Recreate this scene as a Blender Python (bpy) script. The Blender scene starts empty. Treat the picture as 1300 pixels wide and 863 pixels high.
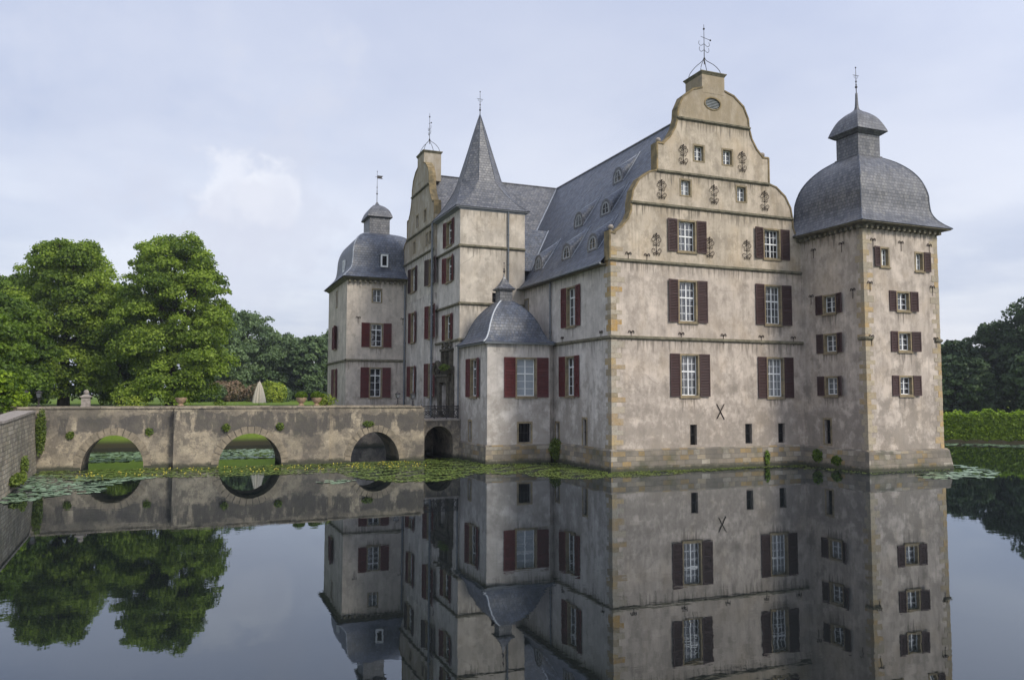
import bpy, bmesh, math, random
import numpy as np
from mathutils import Vector, Matrix
from mathutils.geometry import tessellate_polygon
random.seed(7); RNG = np.random.default_rng(11)
scene = bpy.context.scene
COL = scene.collection
PI = math.pi

# ------------------------------------------------------------------ node helpers
class NT:
    def __init__(s, name, rough=.9, spec=.3):
        s.m = bpy.data.materials.new(name); s.m.use_nodes = True
        s.t = s.m.node_tree; s.n = s.t.nodes; s.l = s.t.links
        s.b = s.n['Principled BSDF']; s.b.inputs['Roughness'].default_value = rough
        s.b.inputs['Specular IOR Level'].default_value = spec
    def node(s, typ, **kw):
        n = s.n.new(typ)
        for k, v in kw.items(): setattr(n, k, v)
        return n
    def link(s, a, b): s.l.new(a, b)
    def put(s, sock, v):
        if hasattr(v, 'is_output') or isinstance(v, bpy.types.NodeSocket): s.l.new(v, sock)
        else: sock.default_value = v
    def coord(s, kind='Object', scale=(1, 1, 1)):
        if not hasattr(s, 'tc'): s.tc = s.node('ShaderNodeTexCoord')
        o = s.tc.outputs[kind]
        if scale != (1, 1, 1):
            mp = s.node('ShaderNodeMapping'); mp.inputs['Scale'].default_value = scale
            s.link(o, mp.inputs['Vector']); o = mp.outputs[0]
        return o
    def noise(s, vec, scale, detail=5, rough=.55, color=False):
        n = s.node('ShaderNodeTexNoise'); s.link(vec, n.inputs['Vector'])
        n.inputs['Scale'].default_value = scale; n.inputs['Detail'].default_value = detail
        n.inputs['Roughness'].default_value = rough
        return n.outputs['Color' if color else 'Fac']
    def ramp(s, fac, stops, interp='LINEAR'):
        r = s.node('ShaderNodeValToRGB'); s.link(fac, r.inputs[0]); r.color_ramp.interpolation = interp
        e = r.color_ramp.elements
        while len(e) < len(stops): e.new(.5)
        for el, (p, c) in zip(e, stops):
            el.position = p; el.color = (c, c, c, 1) if isinstance(c, (int, float)) else (*c, 1)
        return r.outputs[0]
    def mix(s, fac, a, b, mode='MIX'):
        m = s.node('ShaderNodeMix', data_type='RGBA', blend_type=mode)
        for sock, v in ((m.inputs[0], fac), (m.inputs[6], a), (m.inputs[7], b)):
            if isinstance(v, tuple): v = (*v, 1)
            s.put(sock, v)
        return m.outputs[2]
    def math(s, op, a, b=0.0, clamp=False):
        m = s.node('ShaderNodeMath', operation=op, use_clamp=clamp)
        s.put(m.inputs[0], a); s.put(m.inputs[1], b); return m.outputs[0]
    def mapr(s, v, a, b, c=0., d=1.):
        m = s.node('ShaderNodeMapRange'); m.interpolation_type = 'SMOOTHSTEP'
        s.put(m.inputs[0], v)
        for i, q in zip((1, 2, 3, 4), (a, b, c, d)): m.inputs[i].default_value = q
        return m.outputs[0]
    def bump(s, h, strength=.5, dist=.05, prev=None):
        b = s.node('ShaderNodeBump'); b.inputs['Strength'].default_value = strength
        b.inputs['Distance'].default_value = dist; s.link(h, b.inputs['Height'])
        if prev is not None: s.link(prev, b.inputs['Normal'])
        return b.outputs[0]
    def out(s, color=None, normal=None, rough=None):
        if color is not None: s.put(s.b.inputs['Base Color'], (*color, 1) if isinstance(color, tuple) else color)
        if normal is not None: s.link(normal, s.b.inputs['Normal'])
        if rough is not None: s.put(s.b.inputs['Roughness'], rough)
        return s.m

def plaster(name, base, dark, stain_z=(7.95, 12.6, 16.2, 18.35), grime=1.0, ochre=.25, sills=None, lichen=None):
    t = NT(name, .92, .15); P = t.coord()
    big = t.noise(P, .33, 6, .6); mid = t.noise(t.coord('Object', (1, 1, .5)), 1.5, 8, .72)
    c = t.mix(t.ramp(big, [(.35, 0), (.68, 1)]), base, tuple(x * .74 for x in base))
    c = t.mix(t.ramp(mid, [(.46, 0), (.64, .8)]), c, dark)
    c = t.mix(t.ramp(t.noise(P, .9, 5, .6), [(.5, 0), (.66, .6)]), c, tuple(min(.72, x * 1.22) for x in base))
    bl = t.noise(t.coord('Object', (1, 1, .8)), .75, 8, .72)
    c = t.mix(t.math('MULTIPLY', t.ramp(bl, [(.52, 0), (.585, 1)]), .5 * grime), c, tuple(x * .5 for x in base))
    # warm patches of weathered lime
    warm = t.noise(t.coord('Object', (1, 1, .7)), .6, 4)
    c = t.mix(t.math('MULTIPLY', t.ramp(warm, [(.5, 0), (.7, 1)]), ochre), c, (.42, .31, .18))
    # rain streaks
    st = t.noise(t.coord('Object', (2.6, 2.6, .16)), 1.5, 5, .62)
    st2 = t.noise(t.coord('Object', (7, 7, .35)), 1.2, 4, .6)
    sp_ = t.node('ShaderNodeSeparateXYZ'); t.link(P, sp_.inputs[0]); z = sp_.outputs[2]
    band = None
    for z0 in stain_z:
        a = t.mapr(z, z0 - 2.0, z0 - .0); b = t.math('LESS_THAN', z, z0)
        q = t.math('MULTIPLY', a, b)
        band = q if band is None else t.math('ADD', band, q, True)
    for ax, cs, zs_ in (sills or ()):
        hx = None; vz = None
        for c0_ in cs:
            a = t.mapr(t.math('ABSOLUTE', t.math('SUBTRACT', sp_.outputs[ax], c0_)), .95, .5); hx = a if hx is None else t.math('ADD', hx, a, True)
        for z0 in zs_:
            a = t.math('MULTIPLY', t.mapr(z, z0 - 1.5, z0 - .05), t.math('LESS_THAN', z, z0)); vz = a if vz is None else t.math('ADD', vz, a, True)
        band = t.math('ADD', band, t.math('MULTIPLY', hx, vz), True)
    dr = t.noise(t.coord('Object', (4.6, 4.6, .09)), 1.0, 5, .7)
    s1 = t.ramp(t.math('ADD', t.math('MULTIPLY', band, .26), t.math('MULTIPLY', dr, .8)), [(.62, 0), (.69, 1)])
    s1 = t.math('MULTIPLY', s1, t.ramp(st2, [(.3, .25), (.55, 1)]))
    c = t.mix(t.math('MULTIPLY', s1, .8 * grime), c, tuple(x * .26 for x in base))
    c = t.mix(t.math('MULTIPLY', t.ramp(st, [(.5, 0), (.72, 1)]), .5 * grime), c, tuple(x * .5 for x in base))
    if lichen:
        lm = t.math('MULTIPLY', t.mapr(z, lichen - .5, lichen + .4), t.ramp(t.noise(t.coord('Object', (1.4, 1.4, .5)), 1.2, 6, .65), [(.34, .35), (.55, 1)]))
        c = t.mix(t.math('MULTIPLY', lm, .78), c, (.25, .20, .125))
    # rising damp: broken, greyer and rougher surface near the water
    damp = t.mapr(z, 8.5, 1.0)
    dn = t.noise(P, 1.1, 8, .7)
    dm = t.ramp(t.math('ADD', t.math('MULTIPLY', damp, .2), dn), [(.57, 0), (.70, 1)])
    c = t.mix(t.math('MULTIPLY', dm, .6 * grime), c, (.19, .165, .135))
    # hairline cracks
    v = t.node('ShaderNodeTexVoronoi', feature='DISTANCE_TO_EDGE'); v.inputs['Scale'].default_value = .55
    wv = t.mix(.12, P, t.noise(P, 1.3, 5, .6, True)); t.link(wv, v.inputs['Vector'])
    cr = t.ramp(v.outputs['Distance'], [(0, 1), (.006, 0)])
    cm = t.math('MULTIPLY', cr, t.ramp(t.noise(P, .5, 3), [(.52, 0), (.6, .5)]))
    c = t.mix(cm, c, tuple(x * .25 for x in base))
    spk = t.noise(P, 22, 4, .7)
    c = t.mix(t.ramp(spk, [(.35, .0), (.8, .35)]), c, tuple(x * .62 for x in base))
    n = t.bump(spk, .35, .02); n = t.bump(mid, .5, .06, n); n = t.bump(dm, .35, .03, n)
    return t.out(c, n)

def masonry(name, pal, bw=.5, bh=.28, mortar=(.2, .18, .15), stain=(.07, .066, .06), stain_amt=.6, bumpd=.04, moss=0., band=None, msize=.012, flat=0.):
    t = NT(name, .93, .15); P = t.coord(); uv = t.coord('UV')
    w = t.mix(.045, uv, t.noise(uv, 2.2, 3, .5, True), 'ADD')
    br = t.node('ShaderNodeTexBrick'); t.link(w, br.inputs['Vector'])
    br.inputs['Color1'].default_value = (0, 0, 0, 1); br.inputs['Color2'].default_value = (1, 1, 1, 1)
    br.inputs['Mortar'].default_value = (.5, .5, .5, 1)
    br.inputs['Scale'].default_value = 1; br.inputs['Brick Width'].default_value = bw; br.inputs['Row Height'].default_value = bh
    br.inputs['Mortar Size'].default_value = msize; br.inputs['Mortar Smooth'].default_value = .3
    br.offset_frequency = 2; br.squash = .7; br.squash_frequency = 3
    n = len(pal)
    c = t.ramp(br.outputs['Color'], [(i / n, p) for i, p in enumerate(pal)], 'CONSTANT')
    if flat: c = t.mix(flat, c, pal[0])
    mid = t.noise(P, 2.5, 7, .68); big = t.noise(P, .42, 6, .62); fine = t.noise(P, 14, 5, .7)
    c = t.mix(t.ramp(mid, [(.35, 0), (.75, .6)]), c, (.24, .205, .155))
    c = t.mix(t.math('MULTIPLY', br.outputs['Fac'], 1 - flat * .8), c, mortar)
    if flat:
        pt = t.noise(P, .9, 9, .75); c = t.mix(t.ramp(pt, [(.5, 0), (.53, .6)]), c, (.12, .105, .09)); c = t.mix(t.ramp(t.noise(P, 1.6, 6, .7), [(.54, 0), (.58, .75)]), c, (.48, .41, .30))
    s = t.math('MULTIPLY', t.ramp(big, [(.44, 0), (.6, 1)]), stain_amt)
    c = t.mix(s, c, stain)
    if band:
        z = t.node('ShaderNodeSeparateXYZ'); t.link(P, z.inputs[0])
        zz = t.math('ADD', z.outputs[2], t.math('ADD', t.math('MULTIPLY', t.math('SUBTRACT', big, .5), 2.4), t.math('MULTIPLY', t.math('SUBTRACT', mid, .5), .9)))
        bm = t.math('MULTIPLY', t.mapr(zz, band[0], band[0] + .25), t.mapr(zz, band[1] + .2, band[1]))
        bm = t.math('MULTIPLY', bm, t.ramp(t.noise(t.coord('Object', (1.2, 1.2, .3)), 1., 8, .7), [(.42, 0), (.49, .85)]))
        c = t.mix(bm, c, (.075, .07, .066))
        zz2 = t.math('ADD', z.outputs[2], t.math('MULTIPLY', t.math('SUBTRACT', mid, .5), .5))
        c = t.mix(t.mapr(zz2, .38, .1), c, (.055, .058, .04))
    if moss:
        c = t.mix(t.math('MULTIPLY', t.ramp(t.noise(P, .8, 6, .7), [(.52, 0), (.64, 1)]), moss), c, (.06, .075, .025))
    c = t.mix(t.ramp(fine, [(.35, 0), (.75, .4)]), c, (.12, .105, .085))
    inv = t.math('SUBTRACT', 1, br.outputs['Fac'])
    nn = t.bump(fine, .5, .02); nn = t.bump(mid, .8, bumpd, nn); nn = t.bump(inv, .8 - flat * .7, bumpd * .5, nn)
    return t.out(c, nn)

def slate(name, c0=(.035, .045, .068), c1=(.10, .118, .155)):
    t = NT(name, .36, .6); uv = t.coord('UV'); P = t.coord()
    br = t.node('ShaderNodeTexBrick'); t.link(uv, br.inputs['Vector'])
    br.inputs['Color1'].default_value = (0, 0, 0, 1); br.inputs['Color2'].default_value = (1, 1, 1, 1)
    br.inputs['Mortar'].default_value = (0, 0, 0, 1)
    br.inputs['Scale'].default_value = 1; br.inputs['Brick Width'].default_value = .26; br.inputs['Row Height'].default_value = .22
    br.inputs['Mortar Size'].default_value = .014; br.inputs['Mortar Smooth'].default_value = .2
    c = t.mix(br.outputs['Color'], c0, c1)
    c = t.mix(t.ramp(t.noise(P, .5, 6, .65), [(.42, 0), (.7, .45)]), c, (.13, .135, .15))
    c = t.mix(t.ramp(t.noise(t.coord('Object', (1.6, 1.6, .35)), 1.3, 6, .7), [(.5, 0), (.64, .6)]), c, (.03, .032, .036))
    c = t.mix(t.ramp(t.noise(P, 6, 5, .7), [(.55, 0), (.66, .55)]), c, (.2, .19, .165))
    c = t.mix(t.ramp(t.noise(t.coord('Object', (1, 1, .25)), 2.2, 7, .72), [(.54, 0), (.62, .5)]), c, (.19, .185, .17))
    c = t.mix(br.outputs['Fac'], c, (.02, .022, .026))
    sy = t.node('ShaderNodeSeparateXYZ'); t.link(uv, sy.inputs[0])
    row = t.math('FRACT', t.math('DIVIDE', sy.outputs[1], .22))
    h = t.math('ADD', t.math('SUBTRACT', 1, row), t.math('MULTIPLY', br.outputs['Color'], .45))
    n = t.bump(h, .55, .022); n = t.bump(t.noise(P, 1.2, 4), .5, .07, n)
    return t.out(c, n, t.ramp(t.noise(P, 3, 4), [(.3, .42), (.7, .62)]))

def simple(name, col, rough=.8, spec=.3, var=.3, scale=3., dark=None, bump=.3, bd=.01, metal=0.):
    t = NT(name, rough, spec); P = t.coord()
    dark = dark or tuple(x * (1 - var * 1.4) for x in col)
    c = t.mix(t.ramp(t.noise(P, scale, 6, .65), [(.35, 0), (.7, 1)]), col, dark)
    t.b.inputs['Metallic'].default_value = metal
    return t.out(c, t.bump(t.noise(P, scale * 4, 5, .65), bump, bd))

def leafmat(name, dark, light, trans=.25):
    t = NT(name, .55, .25); a = t.node('ShaderNodeAttribute'); a.attribute_name = 'tint'
    c = t.mix(a.outputs['Fac'], dark, light)
    t.put(t.b.inputs['Base Color'], c)
    tr = t.node('ShaderNodeBsdfTranslucent'); t.link(t.mix(1., c, (1.1, 1.25, .6), 'MULTIPLY'), tr.inputs[0])
    ms = t.node('ShaderNodeMixShader'); ms.inputs[0].default_value = trans
    t.link(t.b.outputs[0], ms.inputs[1]); t.link(tr.outputs[0], ms.inputs[2])
    t.link(ms.outputs[0], t.n['Material Output'].inputs['Surface'])
    return t.m

M = {}
M['plaster_gable'] = plaster('lime_plaster_lichen', (.53, .455, .36), (.25, .215, .16), (16.2, 18.35, 21.9), 1.2, .4, lichen=21.9)
WARM = ((.555, .48, .405), (.25, .215, .18)); GREY = ((.60, .555, .505), (.41, .375, .335))  # GREY: newer plaster, plus cool skylight of the west walls put into colour
M['plaster_wgable'] = plaster('lime_plaster_old_lichen', (.56, .52, .46), (.34, .31, .265), (16.1, 18.35, 21.9), 1.2, .12, lichen=16.3)
M['plaster'] = plaster('lime_plaster_weathered', *WARM, (7.95, 12.6), sills=((0, (5.45, 12.05), (4.3, 8.95)), (1, (5.4,), (4.3, 8.9))))
M['plaster_tower'] = plaster('lime_plaster_tower', *WARM, (14.8,), 1.15, sills=((0, (17.57,), (9.6, 7.1, 4.4)), (1, (-2.45,), (9.6, 7.1, 4.4))))
M['plaster_nw'] = plaster('lime_plaster_north', (.58, .515, .44), (.33, .30, .26), (7.5, 14.6), .9, .08, sills=((0, (-7.95,), (4.15, 8.6)),))
M['plaster_stair'] = plaster('lime_plaster_stair', (.60, .535, .45), (.36, .32, .265), (8.5, 11.1, 15.4, 18.2), .95, .2)  # south copy is warmer than the west one: sunlight put into the tint
M['plaster_stairw'] = plaster('lime_plaster_stair_west', *GREY, (8.5, 11.1, 15.4, 18.2), .9, .1)
M['plaster_wing'] = plaster('lime_plaster_wing', *GREY, (12.9,), 1.25, .15, sills=((1, (25.5, 19.85), (4.25, 8.9)),))
M['plaster_grey'] = plaster('lime_plaster_grey', *GREY, (7.9, 12.4), .85, .06, sills=((0, (-2.28,), (4.25,)), (1, (5.4, 10.2), (4.3, 8.9))))
M['plinth'] = masonry('plinth_stone', [(.34, .24, .11), (.25, .22, .18), (.37, .31, .22), (.2, .18, .15), (.42, .38, .31), (.28, .24, .19)], .62, .3, stain_amt=.45, moss=.35, band=(-3, -2.5))
M['bridge'] = masonry('bridge_stone', [(.42, .355, .255), (.27, .23, .175), (.36, .31, .235), (.22, .19, .15), (.30, .25, .18)], .55, .24, mortar=(.25, .215, .165), stain=(.085, .078, .072), stain_amt=.7, moss=.12, band=(1.95, 3.2), bumpd=.09, flat=.85)
M['rubble'] = masonry('rubble_wall', [(.40, .36, .27), (.32, .29, .23), (.46, .42, .34), (.24, .215, .17), (.38, .32, .23)], .38, .2, stain_amt=.5, moss=.3, bumpd=.09, msize=.02)
M['slate'] = slate('roof_slate')
M['slate2'] = slate('roof_slate_grey', (.052, .056, .068), (.145, .146, .156))
M['sandstone'] = simple('sandstone_trim', (.31, .245, .145), .9, .15, .45, 2.2, (.13, .115, .085), .6, .02)
M['string'] = simple('string_stone', (.21, .19, .135), .93, .1, .4, 3, (.075, .07, .05), .7, .02)
M['coping'] = simple('coping_stone', (.30, .225, .12), .93, .1, .4, 1.9, (.10, .09, .06), .7, .03)
M['brown'] = simple('shutter_brown_paint', (.062, .03, .028), .6, .3, .3, 5, (.05, .03, .028))
M['dormer_paint'] = simple('dormer_paint', (.36, .37, .38), .6, .3, .2, 6)
M['red'] = simple('shutter_red_paint', (.135, .026, .025), .6, .3, .3, 4, (.08, .02, .02))
for k_ in ('brown', 'red'):
    m_ = M[k_]; nt = m_.node_tree; b_ = nt.nodes['Principled BSDF']; src = b_.inputs['Base Color'].links[0].from_socket
    oi = nt.nodes.new('ShaderNodeObjectInfo'); mx = nt.nodes.new('ShaderNodeMix'); mx.data_type = 'RGBA'; mx.inputs[7].default_value = (.085, .06, .055, 1)
    mu = nt.nodes.new('ShaderNodeMath'); mu.operation = 'MULTIPLY'; mu.inputs[1].default_value = .55 if k_ == 'brown' else .3
    nt.links.new(oi.outputs['Random'], mu.inputs[0]); nt.links.new(mu.outputs[0], mx.inputs[0]); nt.links.new(src, mx.inputs[6]); nt.links.new(mx.outputs[2], b_.inputs['Base Color'])
M['white'] = simple('window_white_paint', (.78, .79, .78), .5, .35, .1, 6)
M['lead'] = simple('lead_sheet', (.30, .33, .38), .5, .5, .25, 4)
M['pipe'] = simple('zinc_pipe', (.14, .155, .17), .45, .5, .25, 3)
M['iron'] = simple('wrought_iron', (.035, .03, .028), .6, .4, .3, 8)
M['rust'] = simple('rusty_iron', (.05, .035, .028), .8, .2, .4, 6)
M['door'] = simple('dark_door_wood', (.014, .013, .014), .8, .15, .3, 6)
M['portal'] = simple('portal_stone', (.12, .105, .08), .92, .1, .5, 3, (.035, .032, .026), .8, .03)
M['black'] = simple('dark_interior', (.012, .012, .013), .8, .1)
M['lampglass'] = simple('lamp_glass', (.12, .13, .14), .15, .6, .1, 6)
M['terracotta'] = simple('planter_stone', (.42, .30, .19), .85, .2, .35, 6, (.2, .15, .1))
M['greystone'] = simple('grey_stone', (.36, .32, .28), .9, .2, .3, 5, (.17, .15, .13), .6, .02)
M['canvas'] = simple('parasol_canvas', (.78, .70, .57), .85, .1, .12, 3)
M['bark'] = simple('bark', (.075, .06, .045), .95, .1, .4, 4, None, .8, .03)
def glass(name, a, b, lo, hi):
    t = NT(name, .06, .7); P = t.coord()
    c = t.mix(t.ramp(t.noise(P, 1.7, 3), [(lo, 0), (hi, 1)]), a, b)
    oi = t.node('ShaderNodeObjectInfo'); c = t.mix(t.math('MULTIPLY', t.ramp(oi.outputs['Random'], [(.45, 0), (.9, 1)]), .6), c, (.26, .28, .29))
    t.b.inputs['IOR'].default_value = 1.7
    return t.out(c, t.bump(t.noise(P, 2.3, 2), .25, .02))
M['glass'] = glass('window_glass', (.018, .02, .025), (.16, .17, .19), .5, .62)
M['blind'] = glass('window_glass_blind', (.25, .30, .34), (.36, .41, .45), .3, .7)
M['leafA'] = leafmat('leaf_fresh', (.05, .095, .010), (.30, .40, .055), .36)
M['leafB'] = leafmat('leaf_mid', (.03, .062, .008), (.17, .26, .03), .32)
M['leafC'] = leafmat('leaf_far_haze', (.05, .085, .035), (.14, .205, .08), .2)  # distance haze put into the leaf colour: lifted darks, bluer greens
M['leafD'] = leafmat('leaf_dark', (.022, .042, .018), (.075, .12, .04), .15)
M['leafH'] = leafmat('leaf_hedge', (.045, .09, .008), (.30, .42, .025), .35)
M['leafY'] = leafmat('leaf_yellow', (.12, .18, .02), (.42, .48, .06), .3)
M['bloom'] = leafmat('leaf_bloom', (.06, .08, .03), (.26, .17, .11), .1)
M['weed'] = leafmat('leaf_weed', (.03, .055, .01), (.15, .2, .03), .2)
M['pad'] = leafmat('lily_pad', (.06, .10, .02), (.21, .265, .05), .0)
M['pad'].node_tree.nodes['Principled BSDF'].inputs['Roughness'].default_value = .5
M['padsheen'] = leafmat('lily_pad_sheen', (.12, .20, .10), (.24, .34, .2), .0)  # paler than the near pads: sky sheen put into the colour
M['padsheen'].node_tree.nodes['Principled BSDF'].inputs['Roughness'].default_value = .38
M['padsheen'].node_tree.nodes['Principled BSDF'].inputs['Specular IOR Level'].default_value = .7

# ------------------------------------------------------------------ mesh builder
class MB:
    def __init__(s, F=None):
        s.v = []; s.f = []; s.uv = []; s.sm = []; s.F = F     # F = Matrix from local frame to mesh space
    def P(s, p):
        p = Vector(p); return s.F @ p if s.F is not None else p
    def face(s, pts, uv=None, smooth=False):
        P = [s.P(p) for p in pts]; i = len(s.v); s.v += P
        s.f.append(list(range(i, i + len(P)))); s.sm.append(smooth)
        if uv is None:
            n = (P[1] - P[0]).cross(P[2] - P[0])
            if n.length < 1e-12 and len(P) > 3: n = (P[2] - P[0]).cross(P[3] - P[0])
            n = n.normalized() if n.length > 1e-12 else Vector((0, 0, 1))
            t = Vector((0, 0, 1)).cross(n)
            t = t.normalized() if t.length > .05 else Vector((1, 0, 0))
            b = n.cross(t); uv = [(p.dot(t), p.dot(b)) for p in P]
        s.uv.append(uv)
    def tri_ok(s): pass
    def box(s, x0, x1, y0, y1, z0, z1):
        a = [(x, y, z) for z in (z0, z1) for y in (y0, y1) for x in (x0, x1)]
        for q in ((0, 2, 3, 1), (4, 5, 7, 6), (0, 1, 5, 4), (2, 6, 7, 3), (0, 4, 6, 2), (1, 3, 7, 5)):
            s.face([a[i] for i in q])
        return s
    def frus(s, x0, x1, y0, y1, z0, X0, X1, Y0, Y1, z1):
        a = [(x0, y0, z0), (x1, y0, z0), (x1, y1, z0), (x0, y1, z0)]; b = [(X0, Y0, z1), (X1, Y0, z1), (X1, Y1, z1), (X0, Y1, z1)]
        s.face(a[::-1]); s.face(b)
        for i in range(4): j = (i + 1) % 4; s.face([a[i], a[j], b[j], b[i]])
        return s
    def prism(s, poly, d0, d1, holes=()):
        """poly in local (x,z), extruded along y d0..d1"""
        for y, flip in ((d0, False), (d1, True)):
            P3 = [[Vector((x, z, 0)) for x, z in poly]] + [[Vector((x, z, 0)) for x, z in h] for h in holes]
            flat = [p for l in P3 for p in l]
            for t in tessellate_polygon(P3):
                q = [(flat[i].x, y, flat[i].y) for i in t]
                n = (Vector(q[1]) - Vector(q[0])).cross(Vector(q[2]) - Vector(q[0]))
                if (n.y > 0) != flip: q = q[::-1]
                s.face(q)
        for loop in [poly] + list(holes):
            k = len(loop)
            for i in range(k):
                a, b = loop[i], loop[(i + 1) % k]
                s.face([(a[0], d0, a[1]), (b[0], d0, b[1]), (b[0], d1, b[1]), (a[0], d1, a[1])])
        return s
    def tube(s, pts, r, seg=6, closed=False, cap=True):
        pts = [Vector(p) for p in pts]; n = len(pts); rings = []
        up = Vector((0, 0, 1))
        for i, p in enumerate(pts):
            a = pts[(i - 1) % n] if (closed or i > 0) else p; b = pts[(i + 1) % n] if (closed or i < n - 1) else p
            d = (b - a).normalized(); ref = up if abs(d.z) < .92 else Vector((1, 0, 0))
            x = d.cross(ref).normalized(); y = d.cross(x)
            rr = r[i] if isinstance(r, (list, tuple)) else r
            rings.append([p + (x * math.cos(2 * PI * k / seg) + y * math.sin(2 * PI * k / seg)) * rr for k in range(seg)])
        for i in range(n if closed else n - 1):
            A, B = rings[i], rings[(i + 1) % n]
            for k in range(seg):
                l = (k + 1) % seg; s.face([A[k], B[k], B[l], A[l]], smooth=True)
        if cap and not closed: s.face(rings[0]); s.face(rings[-1][::-1])
        return s
    def lathe(s, prof, cx=0, cy=0, seg=16, z0=0):
        for i in range(len(prof) - 1):
            (r0, a), (r1, b) = prof[i], prof[i + 1]
            for k in range(seg):
                t0, t1 = 2 * PI * k / seg, 2 * PI * (k + 1) / seg
                q = [(cx + r0 * math.cos(t0), cy + r0 * math.sin(t0), z0 + a), (cx + r0 * math.cos(t1), cy + r0 * math.sin(t1), z0 + a),
                     (cx + r1 * math.cos(t1), cy + r1 * math.sin(t1), z0 + b), (cx + r1 * math.cos(t0), cy + r1 * math.sin(t0), z0 + b)]
                if r1 < 1e-6: q = q[:3]
                elif r0 < 1e-6: q = [q[0]] + q[2:]
                s.face(q, smooth=True)
        return s
    def sphere(s, c, r, seg=14):
        return s.lathe([(r * math.sin(PI * i / 8), -r * math.cos(PI * i / 8)) for i in range(9)], c[0], c[1], seg, c[2])
    def build(s, name, mat, parent=None, kind=None, merge=True):
        me = bpy.data.meshes.new(name)
        me.from_pydata([tuple(p) for p in s.v], [], s.f)
        ul = me.uv_layers.new(name='UVMap'); flat = [c for u in s.uv for p in u for c in p]
        ul.data.foreach_set('uv', flat)
        me.polygons.foreach_set('use_smooth', s.sm)
        if merge:
            b = bmesh.new(); b.from_mesh(me); bmesh.ops.remove_doubles(b, verts=b.verts, dist=1e-4)
            if any(s.sm):
                for e in b.edges:
                    if len(e.link_faces) == 2 and e.calc_face_angle(0) > .6: e.smooth = False
            b.to_mesh(me); b.free()
        me.materials.append(M[mat] if isinstance(mat, str) else mat)
        return link(name, me, parent, kind)

def link(name, me, parent=None, kind=None):
    o = bpy.data.objects.new(name, me); COL.objects.link(o)
    if parent is not None: o.parent = parent
    if kind: o['kind'] = kind
    return o
def thing(name, label, cat, loc=(0, 0, 0), rz=0., group=None):
    o = bpy.data.objects.new(name, None); COL.objects.link(o); o.location = loc; o.rotation_euler = (0, 0, rz)
    o.empty_display_size = .3
    return tag(o, label, cat, group)
def tag(o, label, cat, group=None, kind=None):
    o['label'] = label; o['category'] = cat
    if group: o['group'] = group
    if kind: o['kind'] = kind
    return o
def copy_tree(o, parent=None):
    c = o.copy(); COL.objects.link(c); c.parent = parent
    for ch in list(o.children): copy_tree(ch, c)
    return c
def frame(ox, oy, oz=0., west=False):
    """local x = along the wall to the right, y = into the wall, z = up"""
    return Matrix.Translation((ox, oy, oz)) @ Matrix.Rotation(-PI / 2 if west else 0, 4, 'Z')
def rect(a, b, c, d): return [(a, c), (b, c), (b, d), (a, d)]
def spline(pts, n=5):
    out = []
    for i in range(len(pts) - 1):
        p0 = pts[max(i - 1, 0)]; p1 = pts[i]; p2 = pts[i + 1]; p3 = pts[min(i + 2, len(pts) - 1)]
        for k in range(n):
            t = k / n
            out.append(tuple(.5 * ((2 * b) + (-a + c) * t + (2 * a - 5 * b + 4 * c - d) * t * t + (-a + 3 * b - 3 * c + d) * t ** 3) for a, b, c, d in zip(p0, p1, p2, p3)))
    out.append(pts[-1]); return out

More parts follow.
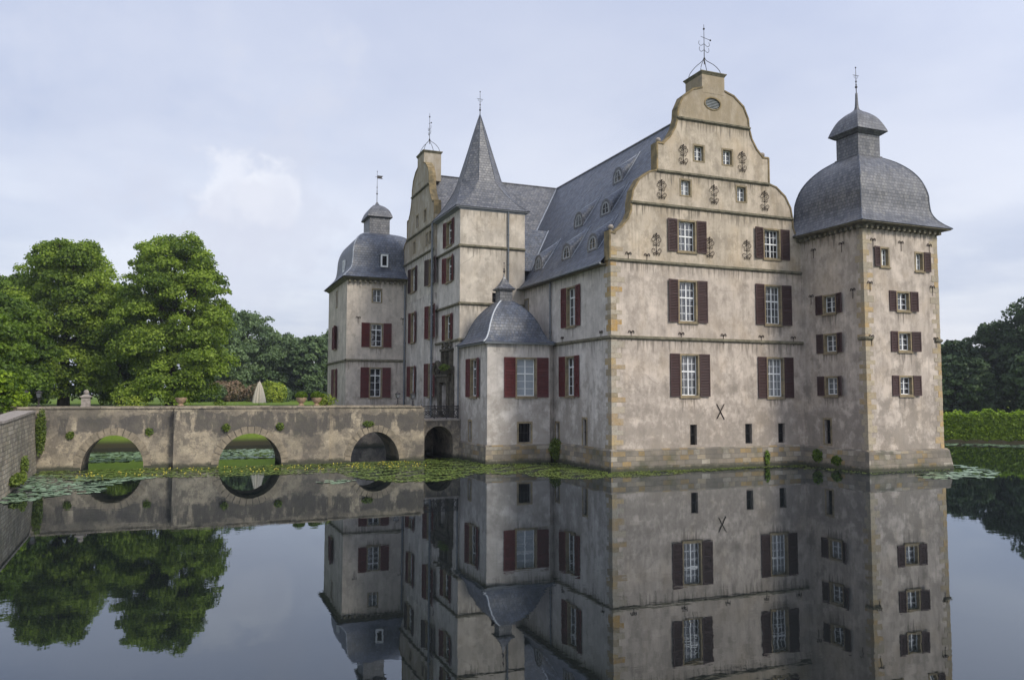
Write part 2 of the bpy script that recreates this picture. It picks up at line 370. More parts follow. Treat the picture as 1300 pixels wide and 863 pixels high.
# ------------------------------------------------------------------ windows
castle = thing('moated_castle', 'pale plastered castle with curved gables, slate roofs and bell-domed towers rising from the moat', 'castle')
PROT = {}
def window_proto(key, w, h, sw, cols, rt, rb, shut, pane, sill, side='both', angle=.06):
    """w,h = outer size with the stone surround; origin at the bottom centre on the wall face"""
    r = .11
    root = MB()
    a, b, z0, z1, y0, y1 = -w / 2 + r, w / 2 - r, r * .8, h - r, .2, .25
    fr = .05
    root.box(a, a + fr, y0, y1, z0, z1).box(b - fr, b, y0, y1, z0, z1).box(a + fr, b - fr, y0, y1, z0, z0 + fr).box(a + fr, b - fr, y0, y1, z1 - fr, z1)
    zt = z0 + (z1 - z0) * (rb / (rb + rt)) if rt else None
    if cols > 1:
        root.box(-.035, .035, y0 - .012, y1 - .004, z0 + fr, z1 - fr)
    if rt: root.box(a + fr, b - fr, y0 - .02, y1 - .008, zt - .04, zt + .04)
    m = .013
    if cols > 2:
        for s_ in (-1, 1):
            xc = s_ * (b - fr + .035) / 2
            root.box(xc - m, xc + m, y0 + .012, y1 - .012, z0 + fr, z1 - fr)
    lo = zt if rt else z1
    for k in range(1, rb):
        zz = z0 + (lo - z0) * k / rb; root.box(a + fr, b - fr, y0 + .009, y1 - .016, zz - m, zz + m)
    for k in range(1, rt):
        zz = zt + (z1 - zt) * k / rt; root.box(a + fr, b - fr, y0 + .009, y1 - .016, zz - m, zz + m)
    o = root.build('window', 'white', castle)
    MB().box(a, b, .232, .24, z0, z1).build('pane', pane, o)
    s = MB(); d0, d1 = -.022, .28
    s.prism(rect(-w / 2, w / 2, 0, h), d0, d1, [rect(a, b, z0, z1)]).build('surround', 'sandstone', o)
    if sill: MB().box(-w / 2 - .04, w / 2 + .04, -.09, .05, -.09, -.003).build('sill', 'sandstone', o)
    if shut:
        for sd in (-1, 1):
            if side == 'left' and sd == 1 or side == 'right' and sd == -1: continue
            q = MB(); fw = .06; t0, t1 = -.066, -.008
            q.box(0, fw, t0, t1, 0, h).box(sw - fw, sw, t0, t1, 0, h).box(fw, sw - fw, t0, t1, 0, .09).box(fw, sw - fw, t0, t1, h - .09, h)
            nb = 3 if h > 2.3 else (2 if h > 1.6 else 1); edges = [.09 + (h - .18) * i / nb for i in range(nb + 1)]
            for e in edges[1:-1]: q.box(fw, sw - fw, t0, t1, e - .035, e + .035)
            z = .12
            while z < h - .13:
                if all(abs(z + .02 - e) > .05 for e in edges[1:-1]):
                    q.face([(fw, t0 + .001, z), (sw - fw, t0 + .001, z), (sw - fw, t1 - .006, z + .062), (fw, t1 - .006, z + .062)])
                    q.face([(fw, t0 + .001, z), (fw, t1 - .006, z + .056), (sw - fw, t1 - .006, z + .056), (sw - fw, t0 + .001, z - .006)])
                z += .098
            q.box(fw, sw - fw, t1 - .002, t1, .09, h - .09)
            sh = q.build('shutter', shut, o)
            if sd == 1: sh.location = (w / 2 + .02, 0, 0); sh.rotation_euler = (0, 0, -angle)
            else: sh.scale = (-1, 1, 1); sh.location = (-w / 2 - .02, 0, 0); sh.rotation_euler = (0, 0, angle)
    PROT[key] = [o, False]
PSPEC = {
 'tall_brown': (1.42, 2.64, .70, 4, 2, 3, 'brown', 'glass', True), 'row3_brown': (1.42, 2.04, .70, 4, 2, 2, 'brown', 'glass', True),
 'tall_red': (1.42, 2.66, .66, 2, 1, 3, 'red', 'glass', True), 'row3_red': (1.42, 1.95, .58, 2, 1, 2, 'red', 'glass', True),
 'row3_dark': (1.5, 2.15, .66, 4, 1, 2, 'brown', 'glass', True), 'mid_red': (1.2, 2.15, .72, 2, 1, 3, 'red', 'glass', True),
 'nw_red': (1.16, 2.66, .74, 2, 1, 3, 'red', 'glass', True),
 'blind_red': (1.54, 2.66, .80, 2, 2, 3, 'red', 'blind', True),
 'sq_brown': (1.17, 1.24, .55, 2, 0, 3, 'brown', 'glass', True),
 'sqL': (.78, 1.24, .5, 2, 0, 3, 'brown', 'glass', True, 'left'), 'sqR': (.78, 1.24, .5, 2, 0, 3, 'brown', 'glass', True, 'right'),
 'gable': (.9, 1.14, 0, 2, 0, 3, None, 'glass', False), 'plain': (.95, 1.3, 0, 2, 0, 2, None, 'glass', False),
}
HOLES = {}
def win(key, fr, x, z, holes=None, ang=None):
    if key not in PROT: window_proto(key, *PSPEC[key])
    o, used = PROT[key]
    if used: o = copy_tree(o, castle)
    PROT[key][1] = True
    L = fr @ Matrix.Translation((x, 0, z)); o.matrix_basis = L
    w, h = PSPEC[key][0], PSPEC[key][1]
    if holes is not None: holes.append(rect(x - w / 2 + .03, x + w / 2 - .03, z + .02, z + h - .03))
    for c in o.children:
        if c.name.startswith('shutter'): c.rotation_euler.z *= random.uniform(.2, 3.2)
    return o
def slot(fr, x, z, w, h, holes, framed=False):
    holes.append(rect(x - w / 2, x + w / 2, z, z + h))
    q = MB(fr); q.prism(rect(x - w / 2 - .001, x + w / 2 + .001, z - .001, z + h + .001), .22, .25)
    o = q.build('cellar_window', 'black', castle)
    b = MB(fr)
    for k in (-.25, .25) if w < .7 else (-.3, 0, .3): b.tube([(x + k * w, .12, z), (x + k * w, .12, z + h)], .016, 5)
    b.box(x - w / 2, x + w / 2, .105, .135, z + h * .5 - .015, z + h * .5 + .015)
    b.build('bars', 'iron', o)
    if framed:
        f = MB(fr); f.prism(rect(x - w / 2 - .13, x + w / 2 + .13, z - .1, z + h + .13), -.02, .15, [rect(x - w / 2 - .002, x + w / 2 + .002, z - .002, z + h + .002)])
        f.build('surround', 'sandstone', o)

FF = frame(0, 0)                      # south front, v=0
FW = frame(0, 0, 0, True)             # west wall of the main wing, u=0 : local x = -v
FT = frame(14.4, 0, 0, True)          # west flank of south-east tower
FTF = frame(0, -5.25)                 # south face of south-east tower
FCF = frame(0, 7.5); FCW = frame(-5.05, 0, 0, True)
FSW = frame(-5.1, 0, 0, True); FSS = frame(0, 13.2)
FG = frame(-5.3, 0, 0, True)
FN = frame(0, 28.0); FNW = frame(-10.6, 0, 0, True)

# --- gable outline (half width, height) above z=12.6
C0 = 7.6
half = [(7.6, 12.6), (7.6, 14.28), (7.3, 14.24), (6.78, 14.6), (6.35, 15.1), (6.13, 15.63), (6.12, 16.2), (5.98, 16.9), (5.55, 17.62), (4.85, 18.15), (4.24, 18.32),
        (4.24, 20.05), (3.83, 20.04), (3.3, 20.55), (2.9, 21.2), (2.7, 21.9), (2.65, 22.5), (2.3, 23.25), (1.55, 23.84), (.88, 24.05)]
def gable_poly(c, lo=None, z0=12.6):
    L = [(c - w, z) for w, z in half]; R = [(c + w, z) for w, z in reversed(half)]
    return L, R

# SOUTH FRONT -------------------------------------------------------
h = []
for x, z, k in ((5.42, 13.37, 'row3_brown'), (12.03, 13.37, 'row3_brown'), (5.42, 8.98, 'tall_brown'), (12.03, 9.05, 'tall_brown'), (5.5, 4.4, 'tall_brown'), (12.1, 4.33, 'tall_brown'),
                (5.38, 16.88, 'gable'), (9.65, 16.9, 'gable'), (6.4, 19.2, 'gable'), (8.6, 19.2, 'gable')): win(k, FF, x, z, h)
for x, w in ((5.72, .5), (9.88, .53), (12.5, .55)): slot(FF, x, 1.45, w, 1.24, h)
ov = [(7.52 + .58 * math.cos(a), 23.14 + .36 * math.sin(a)) for a in [2 * PI * i / 20 for i in range(20)]]
L, R = gable_poly(C0)
chim = [(6.72, 24.0), (6.72, 25.15), (8.46, 25.15), (8.46, 24.0)]
lower = [(0, 1.2)] + [(0, 12.6)] + [(15.2, 12.6), (15.2, 1.2)]
MB(FF).prism(lower, 0, .45, [q for q in h if q[2][1] < 12.4]).build('front_wall', 'plaster', castle)
hg = [q for q in h if q[2][1] > 12.6]
MB(FF).prism(L + R, 0, .5, hg + [ov]).build('gable_wall', 'plaster_gable', castle)
def gable_trim(fr, c, lo=-99, full=True):
    for side in (-1, 1):
        q = MB(fr)
        pts = [(c + side * w, z) for w, z in half]
        pts = [p for p in pts if p[0] >= lo] if lo > -99 else pts
        for i in range(len(pts) - 1):
            a, b = pts[i], pts[i + 1]
            d = Vector((b[0] - a[0], b[1] - a[1])); 
            if d.length < .02: continue
            d.normalize(); n = Vector((-d.y, d.x)) * (-side) * -1
            if n.x * side < 0 and abs(n.x) > .1: n = -n
            if abs(n.x) <= .1 and n.y < 0: n = -n
            e = .05
            A = (a[0] - d.x * e, a[1] - d.y * e); B = (b[0] + d.x * e, b[1] + d.y * e)
            q.prism([A, B, (B[0] + n.x * .1, B[1] + n.y * .1), (A[0] + n.x * .1, A[1] + n.y * .1)], -.05 - .002 * (i % 3), .62 + .002 * (i % 3))
        q.build('gable_coping', 'coping', castle)
gable_trim(FF, C0)
def balls(fr, c, sides=(-1, 1)):
    for side in sides:
        for w, z in ((7.42, 14.38), (4.02, 20.15)):
            q = MB(fr); q.lathe([(.11, -.12), (.11, 0), (.06, .04)], c + side * w, .28, 10, z)
            q.sphere((c + side * w, .28, z + .2), .17); q.build('ball_finial', 'greystone', castle)
balls(FF, C0)
def strings(fr, segs, name='string_course', mat='string'):
    q = MB(fr)
    for x0, x1, z in segs:
        q.prism(rect(x0, x1, z - .07, z + .03), -.13, .02); q.prism(rect(x0 + .004, x1 - .004, z - .13, z - .072), -.06, .02)
        q.face([(x0, -.13, z + .032), (x1, -.13, z + .032), (x1, .0, z + .1), (x0, .0, z + .1)])
    return q.build(name, mat, castle)
strings(FF, [(-.14, 14.4, 7.95)]); strings(FF, [(-.14, 14.4, 12.6)])
strings(FF, [(1.4, 13.8, 16.2)]); strings(FF, [(3.3, 11.9, 18.35)]); strings(FF, [(4.78, 10.42, 21.9)])
q = MB(FF); q.prism([(7.52 + .66 * math.cos(a), 23.14 + .44 * math.sin(a)) for a in [2 * PI * i / 24 for i in range(24)]], -.04, .1, [ov])
lou = q.build('oval_window', 'coping', castle)
q = MB(FF)
q.prism([(7.52 + .59 * math.cos(a), 23.14 + .37 * math.sin(a)) for a in [2 * PI * i / 20 for i in range(20)]], .1, .14)
for k in range(-3, 4):
    ww = .58 * math.sqrt(max(0, 1 - (k * .1 / .37) ** 2)) - .01
    q.face([(7.52 - ww, .02, 23.14 + k * .1 - .04), (7.52 + ww, .02, 23.14 + k * .1 - .04), (7.52 + ww, .09, 23.14 + k * .1 + .04), (7.52 - ww, .09, 23.14 + k * .1 + .04)])
q.build('louvre', simple('grey_louvre', (.33, .35, .36), .8), lou)
def chimney(fr, a, b, d, zt=25.2, zb=23.8, mat='plaster_gable'):
    q = MB(fr); q.box(a, b, -.012, d, zb, zt - .14); q.build('chimney', mat, castle)
    r = MB(fr); r.frus(a, b, -.012, d, zt - .22, a - .1, b + .1, -.11, d + .1, zt - .06).box(a - .12, b + .12, -.13, d + .12, zt - .06, zt)
    o = r.build('chimney_cap', 'string', castle)
def vane_crown(fr, cx, cy, z):
    q = MB(fr)
    for sx, sy in ((-1, -1), (1, -1), (1, 1), (-1, 1)):
        pts = spline([(cx + sx * .78, cy + sy * .68, z), (cx + sx * .72, cy + sy * .62, z + .35), (cx + sx * .45, cy + sy * .4, z + .78), (cx + sx * .12, cy + sy * .1, z + 1.12), (cx, cy, z + 1.35)], 4)
        q.tube(pts, .022, 5)
    q.tube([(cx, cy, z + .9), (cx, cy, z + 3.6)], [.03, .014], 6)
    q.sphere((cx, cy, z + 3.3), .07, 8); q.sphere((cx, cy, z + 1.3), .07, 8)
    for sx in (-1, 1):
        for zz, ln in ((1.9, .38), (2.3, .42)):
            q.tube(spline([(cx, cy, z + zz), (cx + sx * ln * .6, cy, z + zz - .16), (cx + sx * ln, cy, z + zz - .05), (cx + sx * ln * .9, cy, z + zz + .14)], 4), .017, 4)
    q.tube([(cx - .25, cy, z + 2.75), (cx + .45, cy, z + 2.62)], .018, 4)
    q.sphere((cx + .5, cy, z + 2.61), .06, 8)
    q.build('weather_vane', 'iron', castle)
chimney(FF, 6.72, 8.46, 1.8); vane_crown(FF, 7.59, .9, 25.2)

# wrought iron wall anchors
def scroll_mesh():
    q = MB(); q.tube([(0, -.05, -.62), (0, -.05, .62)], [.018, .018], 5)
    q.sphere((0, -.05, .66), .05, 8)
    for sx in (-1, 1):
        for zc, zs in ((.3, 1), (-.3, -1)):
            pts = []
            for i in range(19):
                a = i / 18 * 2.2 * PI; r = .19 * (1 - i / 26)
                pts.append((sx * (.2 - r * math.cos(a) * 1.), -.05, zc + zs * (r * math.sin(a))))
            q.tube(pts, .017, 4)
        q.tube([(0, -.05, 0), (sx * .2, -.05, 0)], .016, 4)
        q.tube(spline([(0, -.05, .45), (sx * .14, -.05, .56), (sx * .24, -.05, .5)], 3), .014, 4)
        q.tube(spline([(0, -.05, -.45), (sx * .14, -.05, -.56), (sx * .24, -.05, -.5)], 3), .014, 4)
    for sx in (-1, 1):
        for zc in (.52, -.52, .05):
            q.tube([(sx * (.13 - .09 * math.cos(a_)), -.05, zc + .09 * math.sin(a_)) for a_ in [i_ * .5 for i_ in range(10)]], .014, 4)
    q.tube([(0, .05, 0), (0, -.06, 0)], .03, 5)
    return q
base_anchor = scroll_mesh().build('wall_anchor', 'rust', castle)
first = True
for fr, x, z in [(FF, 5.22, 19.5), (FF, 9.74, 19.55), (FF, 3.6, 17.12), (FF, 7.5, 17.18), (FF, 11.5, 17.15), (FF, 3.18, 13.65), (FF, 7.1, 13.75), (FF, 9.98, 13.8)]:
    o = base_anchor if first else copy_tree(base_anchor, castle); first = False
    o.matrix_basis = fr @ Matrix.Translation((x, 0, z)) @ Matrix.Diagonal((1, 1, random.uniform(.92, 1.08), 1))
def fleur(): 
    q = MB(); q.tube([(0, -.04, -.5), (0, -.04, .06)], .016, 5)
    for sx in (-1, 1): q.tube(spline([(0, -.04, 0), (sx * .08, -.04, .12), (sx * .17, -.04, .1), (sx * .19, -.04, -.02)], 4), .022, 5)
    q.tube([(-.1, -.035, .02), (.1, -.035, .02)], .02, 4)
    return q
fl = fleur().build('wall_tie', 'rust', castle); first = True
ties = [(FF, x, 8.22) for x in (1.35, 4.9, 8.05, 11.0, 13.6)] + [(FW, -x, 8.25) for x in (1.2, 6.6)] + [(FTF, x, 11.25) for x in (14.85, 20.05)] + [(FTF, x, 8.0) for x in (14.85, 20.2)] + \
       [(FT, x, 10.9) for x in (4.4, .9)] + [(FN, x, 11.2) for x in (-9.6, -5.6)] + [(FF, x, 12.95) for x in (1.2, 2.5)] + [(FTF, x, 13.9) for x in (15.2, 17.5, 19.9)] + [(FT, x, 13.9) for x in (1.2, 3.6)]
for fr, x, z in ties:
    o = fl if first else copy_tree(fl, castle); first = False
    o.matrix_basis = fr @ Matrix.Translation((x, 0, z))
q = MB(FF); q.tube([(7.45, -.03, 3.95), (8.0, -.03, 3.0)], .028, 5).tube([(8.0, -.05, 3.95), (7.45, -.05, 3.05)], .028, 5); q.build('wall_tie', 'rust', castle)

# PLINTH ------------------------------------------------------------
def plinth(fr, x0, x1, zt=1.25, out=.24, ex0=0, ex1=0, mat='plinth', lip=.1):
    q = MB(fr)
    a, b = x0 - (out if ex0 else 0), x1 + (out if ex1 else 0); A, B = x0 - (lip if ex0 else 0), x1 + (lip if ex1 else 0)
    q.face([(a, -out, -1), (b, -out, -1), (B, -lip - .02, zt - .1), (A, -lip - .02, zt - .1)])
    q.face([(A, -lip - .02, zt - .1), (B, -lip - .02, zt - .1), (B, .0, zt), (A, .0, zt)])
    q.face([(b, -out, -1), (b, .3, -1), (B, .3, zt), (B, -lip - .02, zt - .1)]); q.face([(a, .3, -1), (a, -out, -1), (A, -lip - .02, zt - .1), (A, .3, zt)])
    return q.build('plinth', mat, castle)
plinth(FF, 0, 14.3, 1.3, .22, 1, 0); plinth(FW, -7.9, 0, 1.32, .22, 0, 1)
plinth(FTF, 14.4, 20.6, 1.25, .5, 1, 1, lip=.2); plinth(FT, -.2, 5.25, 1.25, .5, 0, 1, lip=.2)
plinth(FCF, -5.05, -.55, 1.22, .2, 1, 0); plinth(FCW, -13.2, -7.5, 1.22, .2, 0, 1)
plinth(frame(20.6, 0, 0, True), -1.5, 5.25, 1.25, -.3, 0, 0)
q = MB(); q.face([(-.55, 7.28, -1), (.1, 7.9, -1), (.1, 8.05, 1.2), (-.55, 7.4, 1.2)]); q.build('plinth', 'plinth', castle)

# QUOINS -------------------------------------------------------------
def quoins(cx, cy, z0, z1, sx, sy, mat, small=False):
    """corner at cx,cy; stones run towards +sx along x and +sy along y"""
    q = MB(); z = z0; i = 0
    while z < z1 - .1:
        hh = random.choice((.26, .3, .34, .4)); hh = min(hh, z1 - z); lx, ly = (random.uniform(.55, .95), random.uniform(.3, .45)) if i % 2 else (random.uniform(.3, .45), random.uniform(.5, .85))
        if small: lx *= .8; ly *= .75
        e = random.uniform(.008, .022)
        x0, x1 = sorted((cx - sx * e, cx + sx * lx)); y0, y1 = sorted((cy - sy * e, cy + sy * ly))
        q.box(x0, x1, y0, y1, z + .006, z + hh - .006); z += hh; i += 1
    o = q.build('quoins', mat, castle, merge=False)
    me = o.data; at = me.attributes.new('tint', 'FLOAT', 'FACE')
    vals = []
    for b in range(len(me.polygons) // 6): vals += [random.random()] * 6
    at.data.foreach_set('value', vals)
    return o
def quoinmat(name, pal):
    t = NT(name, .92, .15); P = t.coord(); a = t.node('ShaderNodeAttribute'); a.attribute_name = 'tint'
    c = t.ramp(a.outputs['Fac'], [(i / len(pal), p) for i, p in enumerate(pal)], 'CONSTANT')
    c = t.mix(t.ramp(t.noise(P, 1.7, 7, .7), [(.43, 0), (.58, .72)]), c, (.34, .29, .22))
    c = t.mix(t.ramp(t.noise(P, 9, 5, .7), [(.5, 0), (.7, .5)]), c, (.11, .095, .07))
    return t.out(c, t.bump(t.noise(P, 6, 6, .7), .8, .03))
M['quoin'] = quoinmat('quoin_sandstone', [(.40, .26, .10), (.34, .25, .14), (.40, .35, .27), (.27, .22, .14), (.42, .31, .15), (.36, .33, .27), (.44, .39, .31)])
M['quoin2'] = quoinmat('quoin_sandstone_pale', [(.40, .34, .24), (.36, .28, .16), (.33, .29, .22), (.42, .30, .15)])
quoins(0, 0, 1.25, 13.6, 1, 1, 'quoin'); quoins(14.4, -5.25, 1.2, 14.7, 1, 1, 'quoin2', True); quoins(20.6, -5.25, 1.2, 14.7, -1, 1, 'quoin2', True)

# WEST WALL OF THE MAIN WING -----------------------------------------
h = []
win('tall_red', FW, -5.3, 8.95, h); win('tall_red', FW, -5.5, 4.38, h); win('plain', FW, -12.8, 10.35, h)
slot(FW, -7.45, 1.45, .5, 1.15, h, True); slot(FW, -3.45, 1.33, .5, 1.65, h, True)
MB(FW).prism(rect(-13.19, -.01, 1.2, 12.45), .003, .45, h).build('side_wall', 'plaster_grey', castle)
strings(FW, [(-8.0, .14, 7.95)])
# other outer walls
q = MB(); q.box(15.0, 15.2, .45, 31.1, 0, 12.5); q.box(.2, 15.2, 30.9, 31.1, 0, 12.5); q.build('rear_wall', 'plaster', castle)
q = MB(); q.box(-5.05, 0.1, 30.9, 31.1, 0, 12.5); q.build('rear_wall', 'plaster', castle)
# cross wing back gables
for fr2, nm in ((frame(15.2, 0, 0, True), 'rear_gable'),):
    q = MB(); q.prism([(C0 - 7.6, 12.5), (C0 + 7.6, 12.5), (C0, 23.3)], 30.9, 31.1); q.build(nm, 'plaster', castle)

# SOUTH-EAST TOWER ----------------------------------------------------
h = []
for x, z, k in ((17.55, 9.67, 'sq_brown'), (17.58, 7.18, 'sq_brown'), (17.57, 4.48, 'sq_brown')): win(k, FTF, x, z, h)
win('sqL', FTF, 16.14, 12.33, h); win('sqR', FTF, 19.02, 12.23, h)
MB(FTF).prism(rect(14.4, 20.6, 1.15, 15.0), 0, .4, h).build('tower_wall', 'plaster_tower', castle)
h = []
for z in (9.65, 7.17, 4.47): win('sq_brown', FT, 2.45, z, h)
slot(FT, 2.02, 1.46, .5, 1.5, h, True)
MB(FT).prism(rect(-1.0, 5.24, 1.15, 15.0), .003, .4, h).build('tower_wall', 'plaster_tower', castle)
q = MB(); q.box(20.2, 20.597, -4.85, 1.0, 0, 15.0).box(14.41, 20.597, .95, 1.05, 0, 15.0); q.build('tower_wall', 'plaster_tower', castle)
strings(FTF, [(14.3, 14.95, 7.95)]); strings(FTF, [(20.1, 20.7, 7.95)]); strings(FT, [(4.75, 5.36, 7.945)])

def loft_rect(cx, cy, prof, kx=1., ky=1., n=5, uvs=True, q=None):
    """bell roof on a rectangular plan. prof = (r,z); half sizes r*kx, r*ky"""
    q = q or MB(); pr = spline(prof, n) if n else prof
    t = 0; ts = [0]
    for i in range(1, len(pr)): t += math.dist(pr[i], pr[i - 1]); ts.append(t)
    cs = [(-1, -1), (1, -1), (1, 1), (-1, 1)]
    for s_ in range(4):
        a, b = cs[s_], cs[(s_ + 1) % 4]
        for i in range(len(pr) - 1):
            (r0, z0), (r1, z1) = pr[i], pr[i + 1]
            P = [(cx + a[0] * r0 * kx, cy + a[1] * r0 * ky, z0), (cx + b[0] * r0 * kx, cy + b[1] * r0 * ky, z0),
                 (cx + b[0] * r1 * kx, cy + b[1] * r1 * ky, z1), (cx + a[0] * r1 * kx, cy + a[1] * r1 * ky, z1)]
            W0, W1 = (r0 * (kx if s_ % 2 == 0 else ky), r1 * (kx if s_ % 2 == 0 else ky))
            U = [(-W0 + s_ * 50, ts[i]), (W0 + s_ * 50, ts[i]), (W1 + s_ * 50, ts[i + 1]), (-W1 + s_ * 50, ts[i + 1])]
            if r1 < 1e-5: P = P[:3]; U = U[:3]
            q.face(P, U, True)
    return q
def hips(cx, cy, prof, kx=1., ky=1., n=5, r=.035, corners=((-1, -1), (1, -1), (1, 1), (-1, 1))):
    q = MB(); pr = spline(prof, n) if n else prof
    for a in corners: q.tube([(cx + a[0] * rr * kx, cy + a[1] * rr * ky, z) for rr, z in pr], r, 5)
    return q
def finial(root, cx, cy, z0, z1, flag=False, cross=True):
    q = MB(); H = z1 - z0
    q.tube([(cx, cy, z0 - .1), (cx, cy, z1)], [.035, .012], 6)
    for k, rr in ((.3, .085), (.38, .05), (.5, .06)): q.sphere((cx, cy, z0 + H * k), rr, 8)
    q.sphere((cx, cy, z1), .05, 8)
    if flag:
        zf = z0 + H * .78
        q.prism([(cx, zf), (cx + .55, zf), (cx + .42, zf + .12), (cx + .58, zf + .3), (cx, zf + .3)], cy - .012, cy + .012)
        q.tube([(cx - .18, cy, zf + .15), (cx, cy, zf + .15)], .02, 4)
    elif cross:
        zf = z0 + H * .72
        q.tube([(cx - .26, cy, zf), (cx + .26, cy, zf)], .016, 4)
        for sx in (-1, 1): q.tube(spline([(cx + sx * .05, cy, zf - .2), (cx + sx * .17, cy, zf - .12), (cx + sx * .1, cy, zf + .0)], 3), .012, 4)
    q.build('weather_vane', 'iron', root)

tcx, tcy = 17.5, -2.12
PR = [(3.78, 14.98), (3.42, 15.3), (3.12, 15.68), (2.93, 16.15), (2.87, 16.7), (2.83, 17.35), (2.6, 18.2), (2.2, 18.93), (1.62, 19.56), (.96, 20.02)]
se_roof = loft_rect(tcx, tcy, PR).build('bell_roof', 'slate2', castle)
hips(tcx, tcy, PR, r=.045).build('hip_ridge', 'slate', se_roof)
q = MB(); q.box(tcx - .93, tcx + .93, tcy - .93, tcy + .93, 19.8, 21.62).box(tcx - 1.02, tcx + 1.02, tcy - 1.02, tcy + 1.02, 19.96, 20.08); q.build('roof_lantern', 'slate2', se_roof)
PC = [(1.30, 21.72), (1.22, 21.95), (1.08, 22.3), (.84, 22.76), (.5, 23.12), (.2, 23.34), (.09, 23.6), (.05, 24.55)]
q = loft_rect(tcx, tcy, PC); q.frus(tcx - 1.0, tcx + 1.0, tcy - 1.0, tcy + 1.0, 21.5, tcx - 1.3, tcx + 1.3, tcy - 1.3, tcy + 1.3, 21.715); q.build('lantern_cap', 'slate2', se_roof)
finial(se_roof, tcx, tcy, 24.4, 26.3)
q = MB(); q.box(tcx - 3.72, tcx + 3.72, tcy - 3.72, tcy + 3.72, 14.90, 14.975)
q.frus(tcx - 3.12, tcx + 3.12, tcy - 3.14, tcy + 3.14, 14.72, tcx - 3.5, tcx + 3.5, tcy - 3.5, tcy + 3.5, 14.9)
for k in range(15):
    d = -3.05 + k * 6.1 / 14
    q.box(tcx + d - .09, tcx + d + .09, tcy - 3.45, tcy - 3.1, 14.6, 14.78); q.box(tcx - 3.45, tcx - 3.07, tcy + d - .09, tcy + d + .09, 14.6, 14.78)
q.build('cornice', 'string', castle)

# CHAPEL PAVILION -------------------------------------------------------
h = []
win('blind_red', FCF, -2.28, 4.33, h); slot(FCF, -2.38, 1.36, .86, 1.24, h, True)
MB(FCF).prism(rect(-5.05, -.55, 1.15, 8.0), 0, .35, h).build('pavilion_wall', 'plaster_grey', castle)
h = []
win('tall_red', FCW, -10.2, 4.33, h); slot(FCW, -10.9, 1.36, .5, 1.3, h, True)
MB(FCW).prism(rect(-13.19, -7.51, 1.15, 8.0), .003, .35, h).build('pavilion_wall', 'plaster_grey', castle)
q = MB(); q.prism([(-.55, 7.5), (.1, 8.15), (.1, 8.4), (-.55, 7.8)], 0, 1)
q = MB(); q.face([(-.55, 7.5, 1.1), (.02, 8.07, 1.1), (.02, 8.07, 8.0), (-.55, 7.5, 8.0)]); q.build('pavilion_wall', 'plaster_grey', castle)
ccx, ccy = -2.78, 10.3
PP = [(2.62, 7.98), (2.25, 8.25), (1.97, 8.75), (1.77, 9.3), (1.42, 9.98), (1.02, 10.48), (.66, 10.84), (.42, 11.02)]
ch = loft_rect(ccx, ccy, PP, 1., 1.16).build('pavilion_roof', 'slate', castle)
hips(ccx, ccy, PP, 1., 1.16, r=.05, corners=((-1, -1),)).build('hip_flashing', simple('pale_lead', (.5, .53, .56), .5, .4, .15), ch)
hips(ccx, ccy, PP, 1., 1.16, r=.035, corners=((1, -1), (-1, 1))).build('hip_ridge', 'slate', ch)
MB().box(ccx - .46, ccx + .46, ccy - .46, ccy + .46, 10.8, 11.9).build('roof_lantern', 'slate2', ch)
q = loft_rect(ccx, ccy, [(.66, 11.88), (.42, 12.1), (.2, 12.45), (.07, 12.75), (.03, 13.0)]); q.box(ccx - .6, ccx + .6, ccy - .6, ccy + .6, 11.8, 11.878); q.build('lantern_cap', 'slate2', ch)
finial(ch, ccx, ccy, 12.9, 13.75, cross=False)
q = MB(); q.box(-5.3, -.3, 7.24, 7.34, 7.86, 7.96).box(-5.31, -5.2, 7.34, 13.1, 7.86, 7.96); q.build('gutter', 'pipe', castle)

# STAIR TOWER ----------------------------------------------------------
h = []
win('row3_red', FSW, -15.85, 15.78, h); win('row3_red', FSW, -15.78, 13.0, h); win('row3_red', FSW, -16.0, 8.62, h)
h2 = list(h)
h2.append(rect(-17.35, -15.75, 2.75, 5.45))
MB(FSW).prism(rect(-19.1, -13.215, 1.0, 18.35), 0, .4, h2).build('stair_tower_wall', 'plaster_stairw', castle)
h = []; slot(FSS, -2.35, 11.3, .45, .72, h)
MB(FSS).prism(rect(-5.096, .03, 1.0, 18.35), 0, .4, h).build('stair_tower_wall', 'plaster_stair', castle)
q = MB(); q.box(-.1, .027, 13.6, 19.1, 12, 18.35).box(-5.09, .027, 18.99, 19.09, 12, 18.35); q.build('stair_tower_wall', 'plaster', castle)
strings(FSS, [(-5.23, .05, 8.5)]); strings(FSS, [(-5.23, .05, 11.15)]); strings(FSS, [(-5.23, .05, 15.4)])
strings(FSW, [(-19.1, -13.08, 8.495)]); strings(FSW, [(-19.1, -13.08, 11.145)]); strings(FSW, [(-19.1, -13.08, 15.395)])
